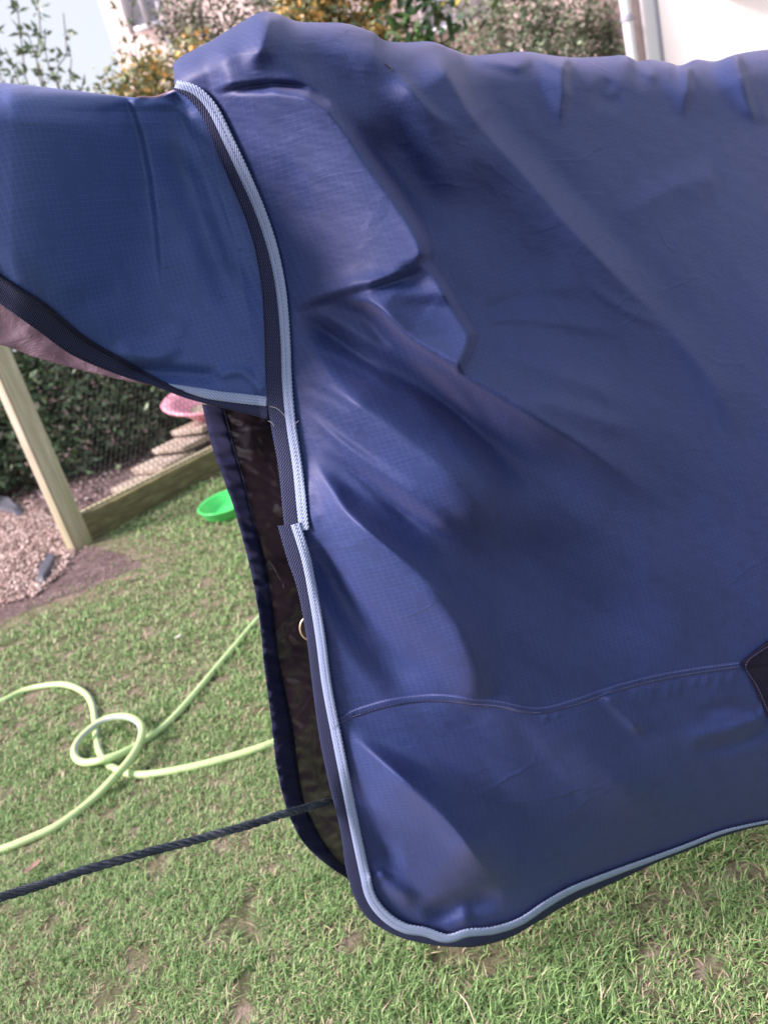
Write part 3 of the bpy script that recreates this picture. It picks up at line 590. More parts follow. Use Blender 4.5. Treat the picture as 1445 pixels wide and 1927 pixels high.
# wood chips and stones on the bare earth
def chips(name, n, region, smin, smax, cols, label, cat, seed, dark=0.0):
    r = np.random.default_rng(seed); u = np.array(region, float); xs = r.uniform(u[:, 0].min(), u[:, 0].max(), n*6); ys = r.uniform(u[:, 1].min(), u[:, 1].max(), n*6)
    k = inpoly(xs, ys, region); xs, ys = xs[k][:n], ys[k][:n]; n = len(xs)
    a = r.uniform(0, 6.283, n); l = r.uniform(smin, smax, n); w = l*r.uniform(0.3, 0.8, n); t = l*r.uniform(0.12, 0.3, n); til = r.normal(0, 0.3, (n, 2))
    B = np.array([[-1,-1,0],[1,-.8,0],[.9,1,0],[-.8,.9,0],[-.8,-.9,1],[.9,-.7,1],[.7,.9,1],[-.9,.7,1]], float)
    L = B[None]*np.stack([l/2, w/2, t], 1)[:, None] + r.normal(0, 1, (n, 8, 3))*(l*0.05)[:, None, None]
    L[..., 2] += L[..., 0]*til[:, :1] + L[..., 1]*til[:, 1:]
    X = L[..., 0]*np.cos(a)[:, None]-L[..., 1]*np.sin(a)[:, None]+xs[:, None]; Y = L[..., 0]*np.sin(a)[:, None]+L[..., 1]*np.cos(a)[:, None]+ys[:, None]
    V = np.stack([X, Y, L[..., 2]+0.004+r.uniform(0, .012, n)[:, None]], -1).reshape(-1, 3)
    Fq = np.array([[0,3,2,1],[4,5,6,7],[0,1,5,4],[1,2,6,5],[2,3,7,6],[3,0,4,7]]); F_ = (np.arange(n)[:, None, None]*8+Fq[None]).reshape(-1, 4)
    C = np.array(cols)[r.integers(0, len(cols), n)]*r.uniform(0.6, 1.3, (n, 1))
    CM = M(name+'_material', (0.3, 0.3, 0.3), 0.85, 0.25); A = CM.n('ShaderNodeAttribute'); A.attribute_name = 'tint'; CM.color(A.outputs['Color'])
    return tag(link(name, mesh_from(name, V, F_, None, np.repeat(C, 8, 0)), CM.m), label, cat, None, 'stuff')
g2 = lambda L_: [tuple(gr(x, y)[:2]) for x, y in L_]
chips('wood_chips', 20000, g2([(-250,985),(-60,960),(60,945),(112,985),(150,1030),(128,1075),(60,1130),(0,1140),(-250,1200)]), 0.008, 0.024,
      [(0.46,0.34,0.31),(0.56,0.44,0.41),(0.36,0.26,0.23),(0.64,0.54,0.50),(0.27,0.19,0.17)], 'pinkish wood chips and gravel covering the ground left of the post', 'wood chips', 21)
chips('scattered_stones', 1500, g2([(-250,900),(60,880),(230,850),(420,850),(420,880),(165,1015),(0,960),(-250,1000)]), 0.01, 0.05,
      [(0.26,0.20,0.19),(0.34,0.27,0.27),(0.18,0.13,0.12),(0.5,0.44,0.44)], 'small stones and debris scattered over the bare earth of the run', 'stones', 22)
chips('earth_crumbs', 700, g2([(-100,1200),(0,1170),(120,1125),(262,1058),(160,1030),(100,1120),(0,1145),(-100,1180)]), 0.004, 0.012,
      [(0.2,0.15,0.14),(0.26,0.2,0.18),(0.34,0.27,0.25)], 'crumbs of dry earth along the edge of the lawn', 'soil', 23)
SL = M('slate', (0.07, 0.075, 0.10), 0.7); SL.bump(SL.noise(SL.coord('Object'), 60, 5), 0.6, 0.01)
def slab(name, poly, h, label, cat, mat):
    P = [gr(x, y) for x, y in poly]; cc = sum(P)/len(P); n = len(P)
    v = [(*(p-cc)[:2], 0.0) for p in P] + [(*((p-cc)[:2]*0.82), h*RNG.uniform(.7, 1.2)) for p in P]
    f = [list(range(n))[::-1], list(range(n, 2*n))] + [[i, (i+1) % n, n+(i+1) % n, n+i] for i in range(n)]
    o = link(name, mesh_from(name, v, f), mat, None, None, (cc[0], cc[1], 0.006)); bevel(o, 0.006, 2); return tag(o, label, cat)
slab('slate_piece', [(98,1046),(112,1052),(100,1078),(86,1102),(70,1100),(78,1072)], 0.03, 'dark grey piece of slate lying on the edge of the wood chips', 'slate', SL.m)
slab('slate_piece', [(-60,930),(0,938),(30,948),(52,970),(38,976),(10,965),(-60,962)], 0.05, 'dark bluish flat stone on the bare earth at the left edge of the photo', 'stone', SL.m)

# ------------------------------------------------------------------ hose
HO = M('hose_pvc', (0.36, 0.62, 0.16), 0.38, 0.5); c = HO.coord('UV'); sp = HO.n('ShaderNodeSeparateXYZ'); HO.l(c, sp.inputs[0])
band = HO.math('LESS_THAN', HO.math('ABSOLUTE', HO.math('SUBTRACT', sp.outputs[1], 0.62)), 0.07)
tick = HO.math('LESS_THAN', HO.math('FRACT', HO.math('DIVIDE', sp.outputs[0], 0.11)), 0.02)
hc = HO.mix(HO.math('MULTIPLY', HO.noise(HO.coord('Object'), 14, 4), 0.8, True), (0.52, 0.70, 0.32), (0.40, 0.58, 0.25))
hc = HO.mix(band, hc, (0.36, 0.40, 0.42)); hc = HO.mix(HO.math('MULTIPLY', tick, 0.5), hc, (0.16, 0.26, 0.07)); HO.color(hc)
A = [(-1100,1900,.012),(-650,1660,.012),(-300,1470,.012),(-120,1378,.012),(0,1322,.012),(48,1299,.013),(97,1289,.015),(131,1290,.018),(160,1304,.016),(174,1325,.014),(180,1358,.012),(183,1392,.012),(191,1421,.012),(208,1441,.012),(237,1454,.012),(271,1458,.013),(329,1450,.014),(412,1431,.014),(514,1398,.014),(640,1340,.014),(800,1250,.013)]
B = [(-1100,1960,.012),(-650,1790,.012),(-300,1690,.012),(-120,1637,.012),(0,1600,.012),(48,1582,.013),(111,1553,.014),(170,1509,.018),(213,1466,.034),(247,1427,.042),(265,1393,.046),(267,1368,.05),(253,1353,.052),(228,1348,.052),(194,1356,.048),(160,1381,.040),(142,1406,.030),(143,1425,.026),(160,1435,.028),(194,1430,.036),(233,1416,.030),(271,1395,.018),(315,1362,.014),(359,1315,.014),(412,1252,.013),(484,1167,.012),(560,1080,.012),(680,960,.012)]
hose = thing('garden_hose', 'yellow green garden hose with grey stripe lying knotted in a loop on the lawn', 'hose', tuple(gr(200, 1440)))
for nm, L_ in (('hose_run', A), ('hose_loop', B)):
    p = cr([gr(x, y, z) for x, y, z in L_], 420); v, f, uv = tube(p, 0.0104, 20); link(nm, mesh_from(nm, v, f, uv, smooth=True), HO.m, hose)

# ------------------------------------------------------------------ chicken run: post, board, netting
WO = M('old_timber', (0.4, 0.36, 0.24), 0.8, 0.25); c = WO.coord('Object', (14, 14, 1.2)); n1 = WO.noise(c, 2.5, 6, 0.6, 0.6)
wc = WO.ramp(n1, [(0.3, (0.36, 0.32, 0.23)), (0.55, (0.50, 0.45, 0.35)), (0.75, (0.60, 0.56, 0.46))])
gz = WO.n('ShaderNodeNewGeometry'); sz = WO.n('ShaderNodeSeparateXYZ'); WO.l(gz.outputs['Position'], sz.inputs[0])
alg = WO.math('MULTIPLY', WO.math('SUBTRACT', 0.55, sz.outputs[2]), WO.math('MULTIPLY', WO.noise(WO.coord('Object'), 5, 4), 1.3), True)
wc = WO.mix(alg, wc, (0.30, 0.34, 0.09)); WO.color(wc); WO.bump(n1, 0.5, 0.006)
WB = M('mossy_board', (0.2, 0.18, 0.1), 0.9, 0.2); c = WB.coord('Object', (1.5, 1.5, 12)); WB.color(WB.ramp(WB.noise(c, 5, 6, 0.65), [(0.3, (0.085, 0.075, 0.042)), (0.55, (0.17, 0.155, 0.08)), (0.75, (0.28, 0.28, 0.12))])); WB.bump(WB.noise(c, 9, 6), 0.6, 0.01)
run = thing('chicken_run_fence', 'wooden post with low mossy board and black netting enclosing the bare earth run', 'fence', (FA[0], FA[1], 0))
ang = math.atan2(FD[1], FD[0])
def along(name, b, mat, parent, s0=0.0, bev=0.006):       # box given in fence coordinates (s along, n into the run, z)
    v, f = b; w_ = np.empty_like(v); w_[:, :2] = FA + v[:, :1]*FD + v[:, 1:2]*FN; w_[:, 2] = v[:, 2]
    o = link(name, mesh_from(name, w_, f), mat, parent)
    if bev: bevel(o, bev)
    return o
along('post', box(-0.05, 0.05, 0.0, 0.11, 0, 2.1), WO.m, run)
along('post_batten', box(-0.062, -0.048, 0.012, 0.075, 0, 2.0), WO.m, run, 0, 0.002)
along('kick_board', box(0.047, 5.5, 0.012, 0.055, 0, 0.155), WB.m, run)
along('board_cap', box(0.047, 5.5, 0.058, 0.10, 0, 0.168), WO.m, run)
along('post', box(5.5, 5.6, 0.0, 0.10, 0, 2.0), WO.m, run)
along('top_rail', box(-0.045, 5.6, 0.0, 0.10, 2.0, 2.06), WO.m, run)
# netting, hexagons one by one
NW = M('black_netting', (0.012, 0.014, 0.014), 0.6).m
cw, chh = 0.036, 0.031; segs = []
nx, nz = int(3.6/cw), int(1.55/chh)
X0, Z0 = 0.085, 0.17
for j in range(nz):
    for i in range(nx):
        x = X0 + (i + 0.5*(j % 2))*cw; z = Z0 + j*chh; t = chh*0.34
        segs.append((x, z, x, z+t)); segs.append((x, z+t, x+cw/2, z+chh)); segs.append((x, z+t, x-cw/2, z+chh))
sg = np.array(segs); a3 = np.empty((len(sg), 3)); b3 = np.empty((len(sg), 3))
def net(s, z): n_ = 0.008 + 0.012*np.sin(s*5.1)*np.sin(z*3.7+1) - 0.012; return np.concatenate([(FA + s[:, None]*FD + n_[:, None]*FN), z[:, None]], 1)
a3 = net(sg[:, 0], sg[:, 1]); b3 = net(sg[:, 2], sg[:, 3]); D = b3-a3; D /= np.linalg.norm(D, axis=1)[:, None]
nn = np.array([FN[0], FN[1], 0.0]); S1 = np.cross(D, nn); V = []
for th_ in (0, 2.094, 4.189): V.append(math.cos(th_)*S1 + math.sin(th_)*nn)
rw = 0.0018; V = np.stack([a3+rw*V[0], a3+rw*V[1], a3+rw*V[2], b3+rw*V[0], b3+rw*V[1], b3+rw*V[2]], 1).reshape(-1, 3)
k = np.arange(len(sg))[:, None]*6; Fq = np.concatenate([k+[[0, 1, 4, 3]], k+[[1, 2, 5, 4]], k+[[2, 0, 3, 5]]], 0)
o = link('netting', mesh_from('netting', V, Fq), NW, run); o['kind'] = 'stuff'

# ------------------------------------------------------------------ steps, pink tub, green dish
ST = M('weathered_slab', (0.35, 0.29, 0.23), 0.9, 0.2); c = ST.coord('Object'); ST.color(ST.ramp(ST.noise(c, 7, 7, 0.65), [(0.3, (0.26, 0.22, 0.18)), (0.55, (0.40, 0.345, 0.29)), (0.75, (0.52, 0.47, 0.42))])); ST.bump(ST.noise(c, 30, 6), 0.6, 0.01)
DK = M('dark_brick_side', (0.05, 0.045, 0.045), 0.9); DK.color(DK.ramp(DK.noise(DK.coord('Object'), 12, 5), [(0.3, (0.03, 0.028, 0.028)), (0.7, (0.09, 0.075, 0.07))])); DK = DK.m
SB = gr(276, 942)[:2]; s_b = float((SB-FA)@FD); n_b = float((SB-FA)@FN)
steps = thing('garden_steps', 'four worn stone steps behind the netting leading up to the pink tub', 'steps', (SB[0], SB[1], 0))
for i in range(4):
    s0 = s_b + 0.02 + i*0.205; z0 = i*0.060
    o = along('tread', box(s0-0.03, s0+0.27, n_b-0.01, n_b+0.33, z0+0.045, z0+0.09, 0.006), ST.m, steps, 0, 0.012)
    along('riser_block', box(s0+0.005, s0+0.203, n_b+0.02, n_b+0.30, 0.0, z0+0.042, 0.003), DK, steps)
top_s = s_b + 0.02 + 3*0.205
PK = M('pink_plastic', (0.90, 0.42, 0.54), 0.4, 0.5); PK.b.inputs['Subsurface Weight'].default_value = 0.15; PK = PK.m
RD = M('red_plastic', (0.6, 0.05, 0.08), 0.4).m
tc = FA + (top_s+0.30)*FD + (n_b+0.18)*FN; tz = 3*0.060+0.092
tub = thing('plastic_tub', 'pink round plastic tub sitting on top of the stone steps', 'tub', (tc[0], tc[1], tz))
v, f = lathe([(0.0, 0.0), (0.15, 0.0), (0.19, 0.03), (0.28, 0.105), (0.355, 0.135), (0.364, 0.148), (0.355, 0.156), (0.275, 0.125), (0.18, 0.04), (0.14, 0.014), (0, 0.014)], 56)
def put(name, vf, mat, parent, loc, rot=(0, 0, 0), smooth=True):
    o = link(name, mesh_from(name, vf[0], vf[1], smooth=smooth), mat, parent, None, loc); o.rotation_euler = rot; return o
put('tub_shell', (v, f), PK, tub, (tc[0], tc[1], tz), (math.radians(10), math.radians(6), 0))
lt = lathe([(0.0, 0.062), (0.10, 0.058), (0.18, 0.05), (0.20, 0.044)], 40); lt[0][:, 2] += RNG.uniform(-.008, .008, len(lt[0]))
put('tub_contents', lt, ST.m, tub, (tc[0], tc[1], tz), (math.radians(10), math.radians(6), 0))
rc = tc + 0.16*FD - 0.12*FN
red = thing('bucket', 'red bucket standing beside the stone steps under the pink tub', 'bucket', (rc[0], rc[1], 0))
put('bucket_shell', lathe([(0, 0), (0.09, 0), (0.12, 0.24), (0.128, 0.245), (0.128, 0.255), (0.115, 0.252), (0.087, 0.01), (0, 0.01)]), RD, red, (rc[0], rc[1], 0))
bp = np.array([(rc[0]+0.125*math.cos(t), rc[1]+0.125*math.sin(t)*0.4, 0.24-0.09*math.sin(t)*0.6) for t in np.linspace(0, math.pi, 16)])
v, f, uv = tube(bp, 0.003, 6); link('bucket_handle', mesh_from('bucket_handle', v, f, uv, smooth=True), NW, red)
GD = M('green_plastic', (0.08, 0.68, 0.17), 0.35, 0.5); GD.b.inputs['Subsurface Weight'].default_value = 0.1
dc = gr(436, 968)
dish = thing('plastic_dish', 'bright green round plastic dish on the grass near the run board', 'dish', (dc[0], dc[1], 0.012))
put('dish_shell', lathe([(0, 0), (0.115, 0), (0.135, 0.02), (0.15, 0.062), (0.157, 0.068), (0.152, 0.073), (0.143, 0.064), (0.125, 0.02), (0.10, 0.010), (0.035, 0.012), (0.02, 0.02), (0, 0.02)], 48), GD.m, dish, (dc[0], dc[1], 0.012), (math.radians(5), 0, 0))

# ------------------------------------------------------------------ plants
def leafmat(name, rough=0.45):
    m = M(name, (0.1, 0.2, 0.05), rough, 0.4); A = m.n('ShaderNodeAttribute'); A.attribute_name = 'tint'; m.color(A.outputs['Color']); return m.m
LF = leafmat('leaf'); FL = leafmat('blossom', 0.7)
BK = M('bark', (0.16, 0.11, 0.09), 0.9); BK.bump(BK.noise(BK.coord('Object', (6, 6, 1)), 12, 5), 0.6, 0.01); BK = BK.m
def leaves(centers, size, cols, r, flat=0.0, fold=0.25, asp=0.45):
    n = len(centers); D = r.normal(0, 1, (n, 3)); D[:, 2] = D[:, 2]*0.6+0.25; D /= np.linalg.norm(D, axis=1)[:, None]
    U = np.cross(D, r.normal(0, 1, (n, 3))); U /= np.linalg.norm(U, axis=1)[:, None]; Nn = np.cross(D, U)
    l = (size*r.uniform(0.6, 1.3, n))[:, None]; w = l*asp*0.5
    V = np.stack([centers, centers+D*l*.45-U*w+Nn*l*fold*.3, centers+D*l*.5, centers+D*l*.45+U*w+Nn*l*fold*.3, centers+D*l], 1).reshape(-1, 3)
    k = np.arange(n)[:, None]*5; f = np.concatenate([k+[[0, 1, 2]], k+[[0, 2, 3]], k+[[1, 4, 2]], k+[[2, 4, 3]]], 0)
    C = np.array(cols)[r.integers(0, len(cols), n)]*r.uniform(0.65, 1.35, (n, 1)); return V, f, np.repeat(C, 5, 0)
def shrub(name, label, cat, blobs, n, size, cols, seed, stems=10, clump=0.09, flowers=None, root=None, group=None, shell=0.55, asp=0.45, nclump=None):
    """blobs: (x, y, z, rx, ry, rz) ellipsoids; leaves gather in clumps round twig ends"""
    r = np.random.default_rng(seed); B = np.array(blobs, float); vol = B[:, 3]*B[:, 4]*B[:, 5]; pick = r.choice(len(B), n, p=vol/vol.sum())
    nc = nclump or max(20, n//28); pc = r.choice(len(B), nc, p=vol/vol.sum()); d = r.normal(0, 1, (nc, 3)); d /= np.linalg.norm(d, axis=1)[:, None]
    rad = shell + (1.08-shell)*r.random(nc)**0.7; tips = B[pc, :3] + d*B[pc, 3:]*rad[:, None]; tips = tips[tips[:, 2] > 0.03]
    q = r.integers(0, len(tips), n); c = tips[q] + r.normal(0, clump, (n, 3))*np.array([1, 1, 1.1]); c = c[c[:, 2] > 0.02]
    rx, ry = root or (B[:, 0].mean(), B[:, 1].mean()); t = thing(name, label, cat, (rx, ry, 0), group)
    V, f, C = leaves(c, size, cols, r, asp=asp); o = link('foliage', mesh_from('foliage', V, f, None, C), LF, t); o['kind'] = 'stuff'
    st = []
    for i in range(stems):
        e = tips[r.integers(0, len(tips))]; b = np.array([rx+r.normal(0, .08), ry+r.normal(0, .05)+(0.3 if name == 'hedge_bush' else 0), 0]); e = e+np.array([0, .15, 0])*(name == 'hedge_bush'); m_ = (b*0.45+e*0.55) + r.normal(0, 0.06, 3); m_[2] = e[2]*0.55
        v, ff, uv = tube(cr([b, m_, e], 12), np.linspace(0.014, 0.003, 12), 5); st.append((v, ff, uv))
    v, ff, uv = merge(st); o = link('stems', mesh_from('stems', v, ff, uv), BK, t); o['kind'] = 'stuff'
    if flowers:
        nf, fs, fc, fsel = flowers; tp = tips[fsel(tips)] if fsel else tips
        if len(tp):
            cc = tp[r.integers(0, len(tp), nf)] + r.normal(0, clump*0.8, (nf, 3)); V, f, C = leaves(cc, fs, fc, r, asp=0.9); o = link('blossom', mesh_from('blossom', V, f, None, C), FL, t); o['kind'] = 'stuff'
    return t
DKG = [(0.11, 0.18, 0.10), (0.15, 0.25, 0.13), (0.21, 0.30, 0.17), (0.10, 0.15, 0.10)]
GRY = [(0.10, 0.14, 0.08), (0.14, 0.17, 0.10), (0.075, 0.10, 0.06), (0.18, 0.18, 0.14)]
KB = 1.35
def bl(px, py, Y, r_, sz=1.0): r_ = r_*KB; p = at(px, py, Y*KB); return (p[0], p[1], p[2], r_*1.0, r_*0.7, r_*sz)
# hedge behind the netting, several bushes
hx = [(-3.9, 6.3, DKG, 'dark green bush at the far left of the hedge behind the post'), (-3.0, 6.2, GRY+DKG, 'grey leaved bush just left of the post top'), (-2.2, 6.3, DKG, 'dark leafy bush right of the post behind the netting'), (-1.4, 6.4, DKG+GRY, 'mixed green bush behind the stone steps'), (-0.6, 6.5, DKG, 'dark bush behind the pink tub')]
for i, (x, y, cs, lb) in enumerate(hx):
    shrub('hedge_bush', lb, 'bush', [(x, y, .75, .62, .45, .75), (x+.1, y+.1, 1.35, .5, .45, .55), (x-.2, y-.15, .45, .5, .35, .4)], 8500, 0.075, cs, 100+i, 14, 0.12,
          (260, 0.06, [(0.42, 0.46, 0.36), (0.5, 0.5, 0.42), (0.30, 0.42, 0.12)], None), group='bushes of the hedge behind the netting')
HB = M('hedge_shade', (0.02, 0.035, 0.02), 0.95); HB.bump(HB.noise(HB.coord('Object'), 12, 6), 1.0, 0.1)
#  top left privet
def twiggy(name, label, specs, seed, leafsize=0.052, cols=((0.17, 0.25, 0.15), (0.24, 0.32, 0.20), (0.12, 0.18, 0.11)), maxobj=200):
    r = np.random.default_rng(seed); specs = [((a_[0], a_[1], a_[2]*1.5), (b_[0], b_[1], b_[2]*1.5), n_) for a_, b_, n_ in specs]; leafsize = leafsize*1.5; p0 = at(*specs[0][0]); t = thing(name, label, 'shrub', (float(p0[0]), float(p0[1]), 0)); lm = []
    for ci, cc in enumerate(cols):
        a = np.array([[0,0,0],[.4,-.22,.05],[.5,0,-.03],[.4,.22,.05],[1,0,-.06]])*leafsize
        me = mesh_from('leaf', a, [[0,1,2],[0,2,3],[1,4,2],[2,4,3]]); me.materials.append(M('privet_leaf', cc, 0.4).m); lm.append(me)
    cnt = 0; rest = []
    for (x0, y0, Y0), (x1, y1, Y1), nl in specs:
        a, b = at(x0, y0, Y0), at(x1, y1, Y1); g = np.array([a[0]+(a[0]-b[0])*0.3, a[1], 0.0]); path = cr([g, a, (a+b)/2+r.normal(0, .03, 3), b], 26)
        v, f, uv = tube(path, np.linspace(0.014, 0.004, 26), 5); link('stem', mesh_from('stem', v, f, uv, smooth=True), BK, t)
        for k in range(nl):
            q = path[min(25, int(8+17*r.random()))] + r.normal(0, 0.012, 3)
            if cnt < maxobj:
                o = bpy.data.objects.new('leaf', lm[r.integers(0, len(lm))]); S.collection.objects.link(o); o.parent = t
                o.location = Vector(q)-t.location; o.rotation_euler = (r.uniform(-.8, .8), r.uniform(-1.4, .3), r.uniform(0, 6.28)); o.scale = (s_ := r.uniform(.7, 1.35), s_, s_); cnt += 1
            else: rest.append(q + r.normal(0, 0.02, 3))
    if rest:
        V, f, C = leaves(np.array(rest), leafsize, list(cols), r); o = link('foliage', mesh_from('foliage', V, f, None, C), LF, t); o['kind'] = 'stuff'
    return t
twiggy('privet_shrub', 'loose privet shrub with upright leafy shoots against the pale sky in the top left corner',
       [((20,200,4.6),(-10,20,4.6),120), ((70,210,4.6),(30,-20,4.6),140), ((90,200,4.7),(70,-60,4.7),150), ((120,205,4.7),(120,25,4.7),110), ((130,210,4.6),(85,60,4.6),110), ((-40,200,4.6),(-60,-20,4.6),60), ((150,220,4.8),(135,110,4.8),90), ((40,210,4.5),(10,90,4.5),110), ((100,205,4.6),(52,60,4.6),110), ((165,215,4.7),(160,140,4.7),60)], 31, maxobj=290)
twiggy('sapling', 'slender green sapling in front of the beige house left of the rug ridge',
       [((275,190,5.2),(205,-20,5.2),70), ((280,195,5.2),(245,-30,5.2),80), ((250,180,5.2),(222,60,5.2),50), ((300,200,5.1),(262,90,5.1),50)], 33)
# flowering shrubs
YEL = [(0.80, 0.46, 0.14), (0.85, 0.58, 0.2), (0.7, 0.38, 0.13), (0.85, 0.66, 0.38)]
GYL = [(0.30, 0.32, 0.16), (0.22, 0.28, 0.13), (0.38, 0.38, 0.2), (0.17, 0.21, 0.11)]
shrub('flowering_shrub', 'shrub with orange yellow blossom just left of the rug ridge', 'shrub', [bl(240,170,5.4,.22), bl(320,150,5.5,.28), bl(290,250,5.5,.35), bl(380,200,5.6,.35)], 3600, 0.068, GYL, 41, 12, 0.07, (1300, 0.050, YEL, None), shell=0.2, group='orange yellow blossoming shrubs')
shrub('flowering_shrub', 'yellow blossoming shrub directly above the highest hump of the rug', 'shrub', [bl(560,20,5.4,.24), bl(650,0,5.4,.30), bl(700,60,5.5,.26), bl(600,100,5.5,.4)], 4200, 0.074, GYL, 42, 12, 0.07, (2400, 0.052, YEL, None), shell=0.2, group='orange yellow blossoming shrubs')
shrub('olive_shrub', 'grey green twiggy shrub between the sapling and the yellow blossom', 'shrub', [bl(350,40,5.9,.26), bl(420,30,5.9,.34), bl(470,70,6.0,.3), bl(400,150,6.0,.4)], 3200, 0.061, [(0.22,0.24,0.17),(0.3,0.3,0.24),(0.17,0.2,0.13),(0.40,0.34,0.33)], 43, 40, 0.06, (240, 0.04, [(0.5,0.42,0.42),(0.6,0.5,0.5)], None), shell=0.1)
shrub('small_leaved_hedge', 'trimmed small leaved hedge against the white house right of the broad leaved shrub', 'hedge', [bl(930,60,6.6,.40), bl(1020,40,6.6,.45), bl(1110,55,6.7,.42), bl(1150,60,6.8,.25), bl(1000,140,6.6,.6), bl(1120,150,6.7,.5)], 13000, 0.057, [(0.18,0.25,0.14),(0.25,0.30,0.19),(0.12,0.18,0.10),(0.28,0.27,0.22)], 44, 60, 0.05, (300, 0.035, [(0.5,0.42,0.42)], None), shell=0.05, nclump=1500)
# broad leaved shrub: its large leaves one by one
r = np.random.default_rng(55); lp = at(800, 60, 7.0); lau = thing('broad_leaved_shrub', 'glossy broad leaved evergreen shrub between the yellow blossom and the small leaved hedge', 'shrub', (float(lp[0]), float(lp[1]), 0)); lms = []
for cc in [(0.05, 0.12, 0.05), (0.08, 0.18, 0.06), (0.14, 0.26, 0.09), (0.04, 0.08, 0.045), (0.5, 0.42, 0.08)]:
    a = np.array([[0,0,0],[.25,-.17,.05],[.3,0,0],[.25,.17,.05],[.7,-.16,.03],[.72,0,-.03],[.7,.16,.03],[1,0,-.10]])*0.155
    me = mesh_from('leaf', a, [[0,1,2],[0,2,3],[1,4,5],[1,5,2],[2,5,6],[2,6,3],[4,7,5],[5,7,6]], smooth=True); me.materials.append(M('broad_leaf', cc, 0.3, 0.6).m); lms.append(me)
for k in range(280):
    x, y = r.normal(795, 42), r.uniform(-30, 130); x += (y-60)*0.1; q = at(x, y, 7.0+r.normal(0, .15)); j = 4 if r.random() < 0.05 else r.integers(0, 4)
    o = bpy.data.objects.new('leaf', lms[j]); S.collection.objects.link(o); o.parent = lau; o.location = Vector(q)-lau.location
    o.rotation_euler = (r.uniform(-.7, .7), r.uniform(-1.2, .8), r.uniform(0, 6.28)); o.scale = (s_ := r.uniform(.6, 1.15), s_, s_)
for k in range(9):
    e = at(r.normal(795, 35), r.uniform(0, 60), 7.0); v, f, uv = tube(cr([(lp[0]+r.normal(0, .05), lp[1], 0), (lp[0]+r.normal(0, .08), lp[1], 1.0), e], 14), np.linspace(.016, .004, 14), 5); link('stem', mesh_from('stem', v, f, uv, smooth=True), BK, lau)

# ------------------------------------------------------------------ houses
RW = M('beige_render', (0.62, 0.50, 0.47), 0.9, 0.2); RW.bump(RW.noise(RW.coord('Object'), 60, 5), 0.3, 0.01)
RW.color(RW.ramp(RW.noise(RW.coord('Object'), 1.3, 5), [(0.3, (0.60, 0.49, 0.46)), (0.7, (0.68, 0.56, 0.53))])); RW = RW.m
WW = M('white_render', (0.82, 0.80, 0.80), 0.85, 0.2); WW.bump(WW.noise(WW.coord('Object'), 70, 5), 0.25, 0.01); WW = WW.m
WP = M('white_upvc', (0.80, 0.80, 0.83), 0.35, 0.5).m; LI = M('grey_trim', (0.42, 0.42, 0.52), 0.5).m
GLS = M('window_glass', (0.50, 0.54, 0.62), 0.08, 0.8).m; TILE = M('roof_tile', (0.16, 0.11, 0.10), 0.85).m
BRK = M('pinkish_stone', (0.42, 0.33, 0.32), 0.9); BRK.bump(BRK.noise(BRK.coord('Object'), 25, 5), 0.5, 0.02); BRK = BRK.m
def wall_at(px, py, Y): return at(px, py, Y)
def cbox(name, x0, x1, y0, y1, z0, z1, mat, parent, bev=0): 
    v, f = box(x0, x1, y0, y1, z0, z1); o = link(name, mesh_from(name, v, f), mat, parent)
    if bev: bevel(o, bev)
    return o
YH = 13.0; xl = float(at(205, 60, YH)[0]); xr = float(at(1120, 0, YH)[0])
hb = thing('beige_house', 'pale beige rendered house behind the shrubs on the left', 'house', ((xl+xr)/2, YH, 0))
cbox('wall', xl, xr, YH, YH+7, 0, 6.2, RW, hb)
rv = [(xl-.3, YH-.3, 6.15), (xr+.3, YH-.3, 6.15), (xr+.3, YH+7.3, 6.15), (xl-.3, YH+7.3, 6.15), (xl-.3, YH+3.5, 8.6), (xr+.3, YH+3.5, 8.6)]
link('roof', mesh_from('roof', rv, [[0,1,5,4],[2,3,4,5],[0,4,3],[1,2,5],[0,3,2,1]]), TILE, hb)
def window(parent, cx, cz, w, h, Y):
    fr = [cbox('window', cx-w/2, cx+w/2, Y-0.05, Y-0.01, cz-h/2, cz+h/2, GLS, parent)]
    wn = fr[0]
    for nm, a in (('frame', (cx-w/2-.05, cx-w/2+.03)), ('frame', (cx+w/2-.03, cx+w/2+.05)), ('mullion', (cx-.03, cx+.03))):
        v, f = box(a[0], a[1], Y-0.09, Y-0.052, cz-h/2-.05, cz+h/2+.05); o = bpy.data.objects.new(nm, mesh_from(nm, v, f)); o.data.materials.append(WP); S.collection.objects.link(o); o.parent = wn; o.location = -Vector(wn.location)-Vector(parent.location)
    for z in (cz-h/2-.05, cz+h/2-.03):
        v, f = box(cx-w/2+.031, cx+w/2-.031, Y-0.088, Y-0.053, z, z+.08); o = bpy.data.objects.new('sill', mesh_from('sill', v, f)); o.data.materials.append(WP); S.collection.objects.link(o); o.parent = wn; o.location = -Vector(wn.location)-Vector(parent.location)
w1 = at(268, 8, YH); window(hb, float(w1[0]), float(w1[2])+.35, 0.5, 1.3, YH)
w2 = at(850, 0, YH); window(hb, float(w2[0]), float(w2[2])+.2, 1.0, 1.1, YH)
w2 = at(560, 0, YH); window(hb, float(w2[0]), float(w2[2])+.6, 1.0, 1.1, YH)
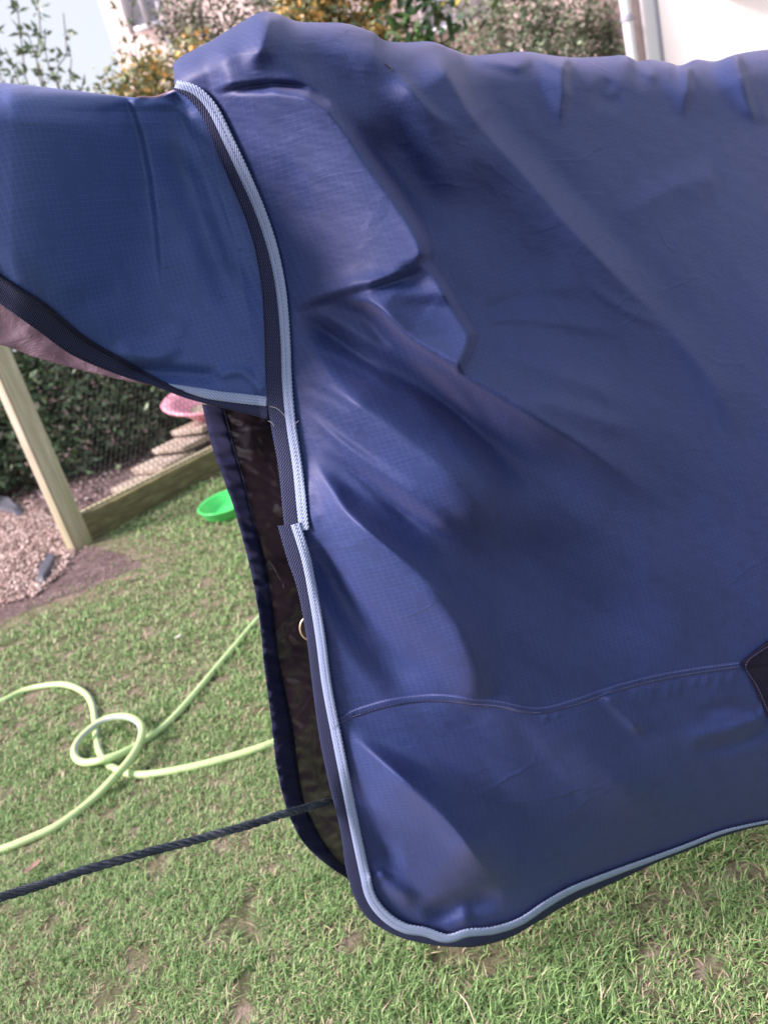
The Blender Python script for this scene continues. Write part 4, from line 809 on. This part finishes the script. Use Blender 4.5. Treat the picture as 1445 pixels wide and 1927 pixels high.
gp = cr([tuple(at(302,-60,YH-0.1)), tuple(at(300,0,YH-0.1)), tuple(at(318,120,YH-0.1))], 8); gp[:, 0] = gp[:, 0].mean(); gp[0, 2] = 6.1; gp[-1, 2] = 0
gp = np.array([[gp[0, 0], YH-.1, z] for z in np.linspace(6.1, 0, 8)]); v, f, uv = tube(gp, 0.05, 10); link('downpipe', mesh_from('downpipe', v, f, uv, smooth=True), LI, hb)
YW = 8.6; xa = float(at(1244, 60, YW)[0])
hw = thing('white_house', 'bright white rendered house at the top right behind the rug', 'house', (xa+3, YW, 0))
cbox('wall', xa, xa+9, YW, YW+7, 0, 5.6, WW, hw)
rv = [(xa-.1, YW-.3, 5.6), (xa+9.3, YW-.3, 5.6), (xa+9.3, YW+7.3, 5.6), (xa-.1, YW+7.3, 5.6), (xa-.1, YW+3.5, 7.8), (xa+9.3, YW+3.5, 7.8)]
link('roof', mesh_from('roof', rv, [[0,1,5,4],[2,3,4,5],[0,4,3],[1,2,5],[0,3,2,1]]), TILE, hw)
x = [float(at(q, 60, YW)[0]) for q in (1165, 1184, 1186, 1210, 1212, 1232, 1236, 1243)]
cbox('corner_board', x[4], x[5], YW-.04, YW+7, 0, 5.5, WP, hw, .005)
cbox('trim_strip', x[5]+.003, xa-.003, YW-.01, YW+6.9, 0, 5.5, LI, hw)
cbox('stone_pier', x[2], x[3], YW+.02, YW+6.8, 0, 5.5, BRK, hw, .01)
pp = np.array([[(x[0]+x[1])/2, YW-.10, z] for z in np.linspace(0, 5.5, 10)]); v, f, uv = tube(pp, (x[1]-x[0])/2, 16); link('downpipe', mesh_from('downpipe', v, f, uv, smooth=True), WP, hw)
for z in (1.1, 2.5, 3.9):
    v, f, uv = tube(np.array([[(x[0]+x[1])/2, YW-.10, z], [(x[0]+x[1])/2, YW-.10, z+.05]]), (x[1]-x[0])/2+.012, 16); link('pipe_bracket', mesh_from('pipe_bracket', v, f, uv), LI, hw)
s1 = at(1360, -6, YW); s2 = at(1402, -6, YW); cbox('window_sill', float(s1[0]), float(s2[0])+.9, YW-.12, YW-.003, float(s1[2])-.02, float(s1[2])+.10, BRK, hw, .01)
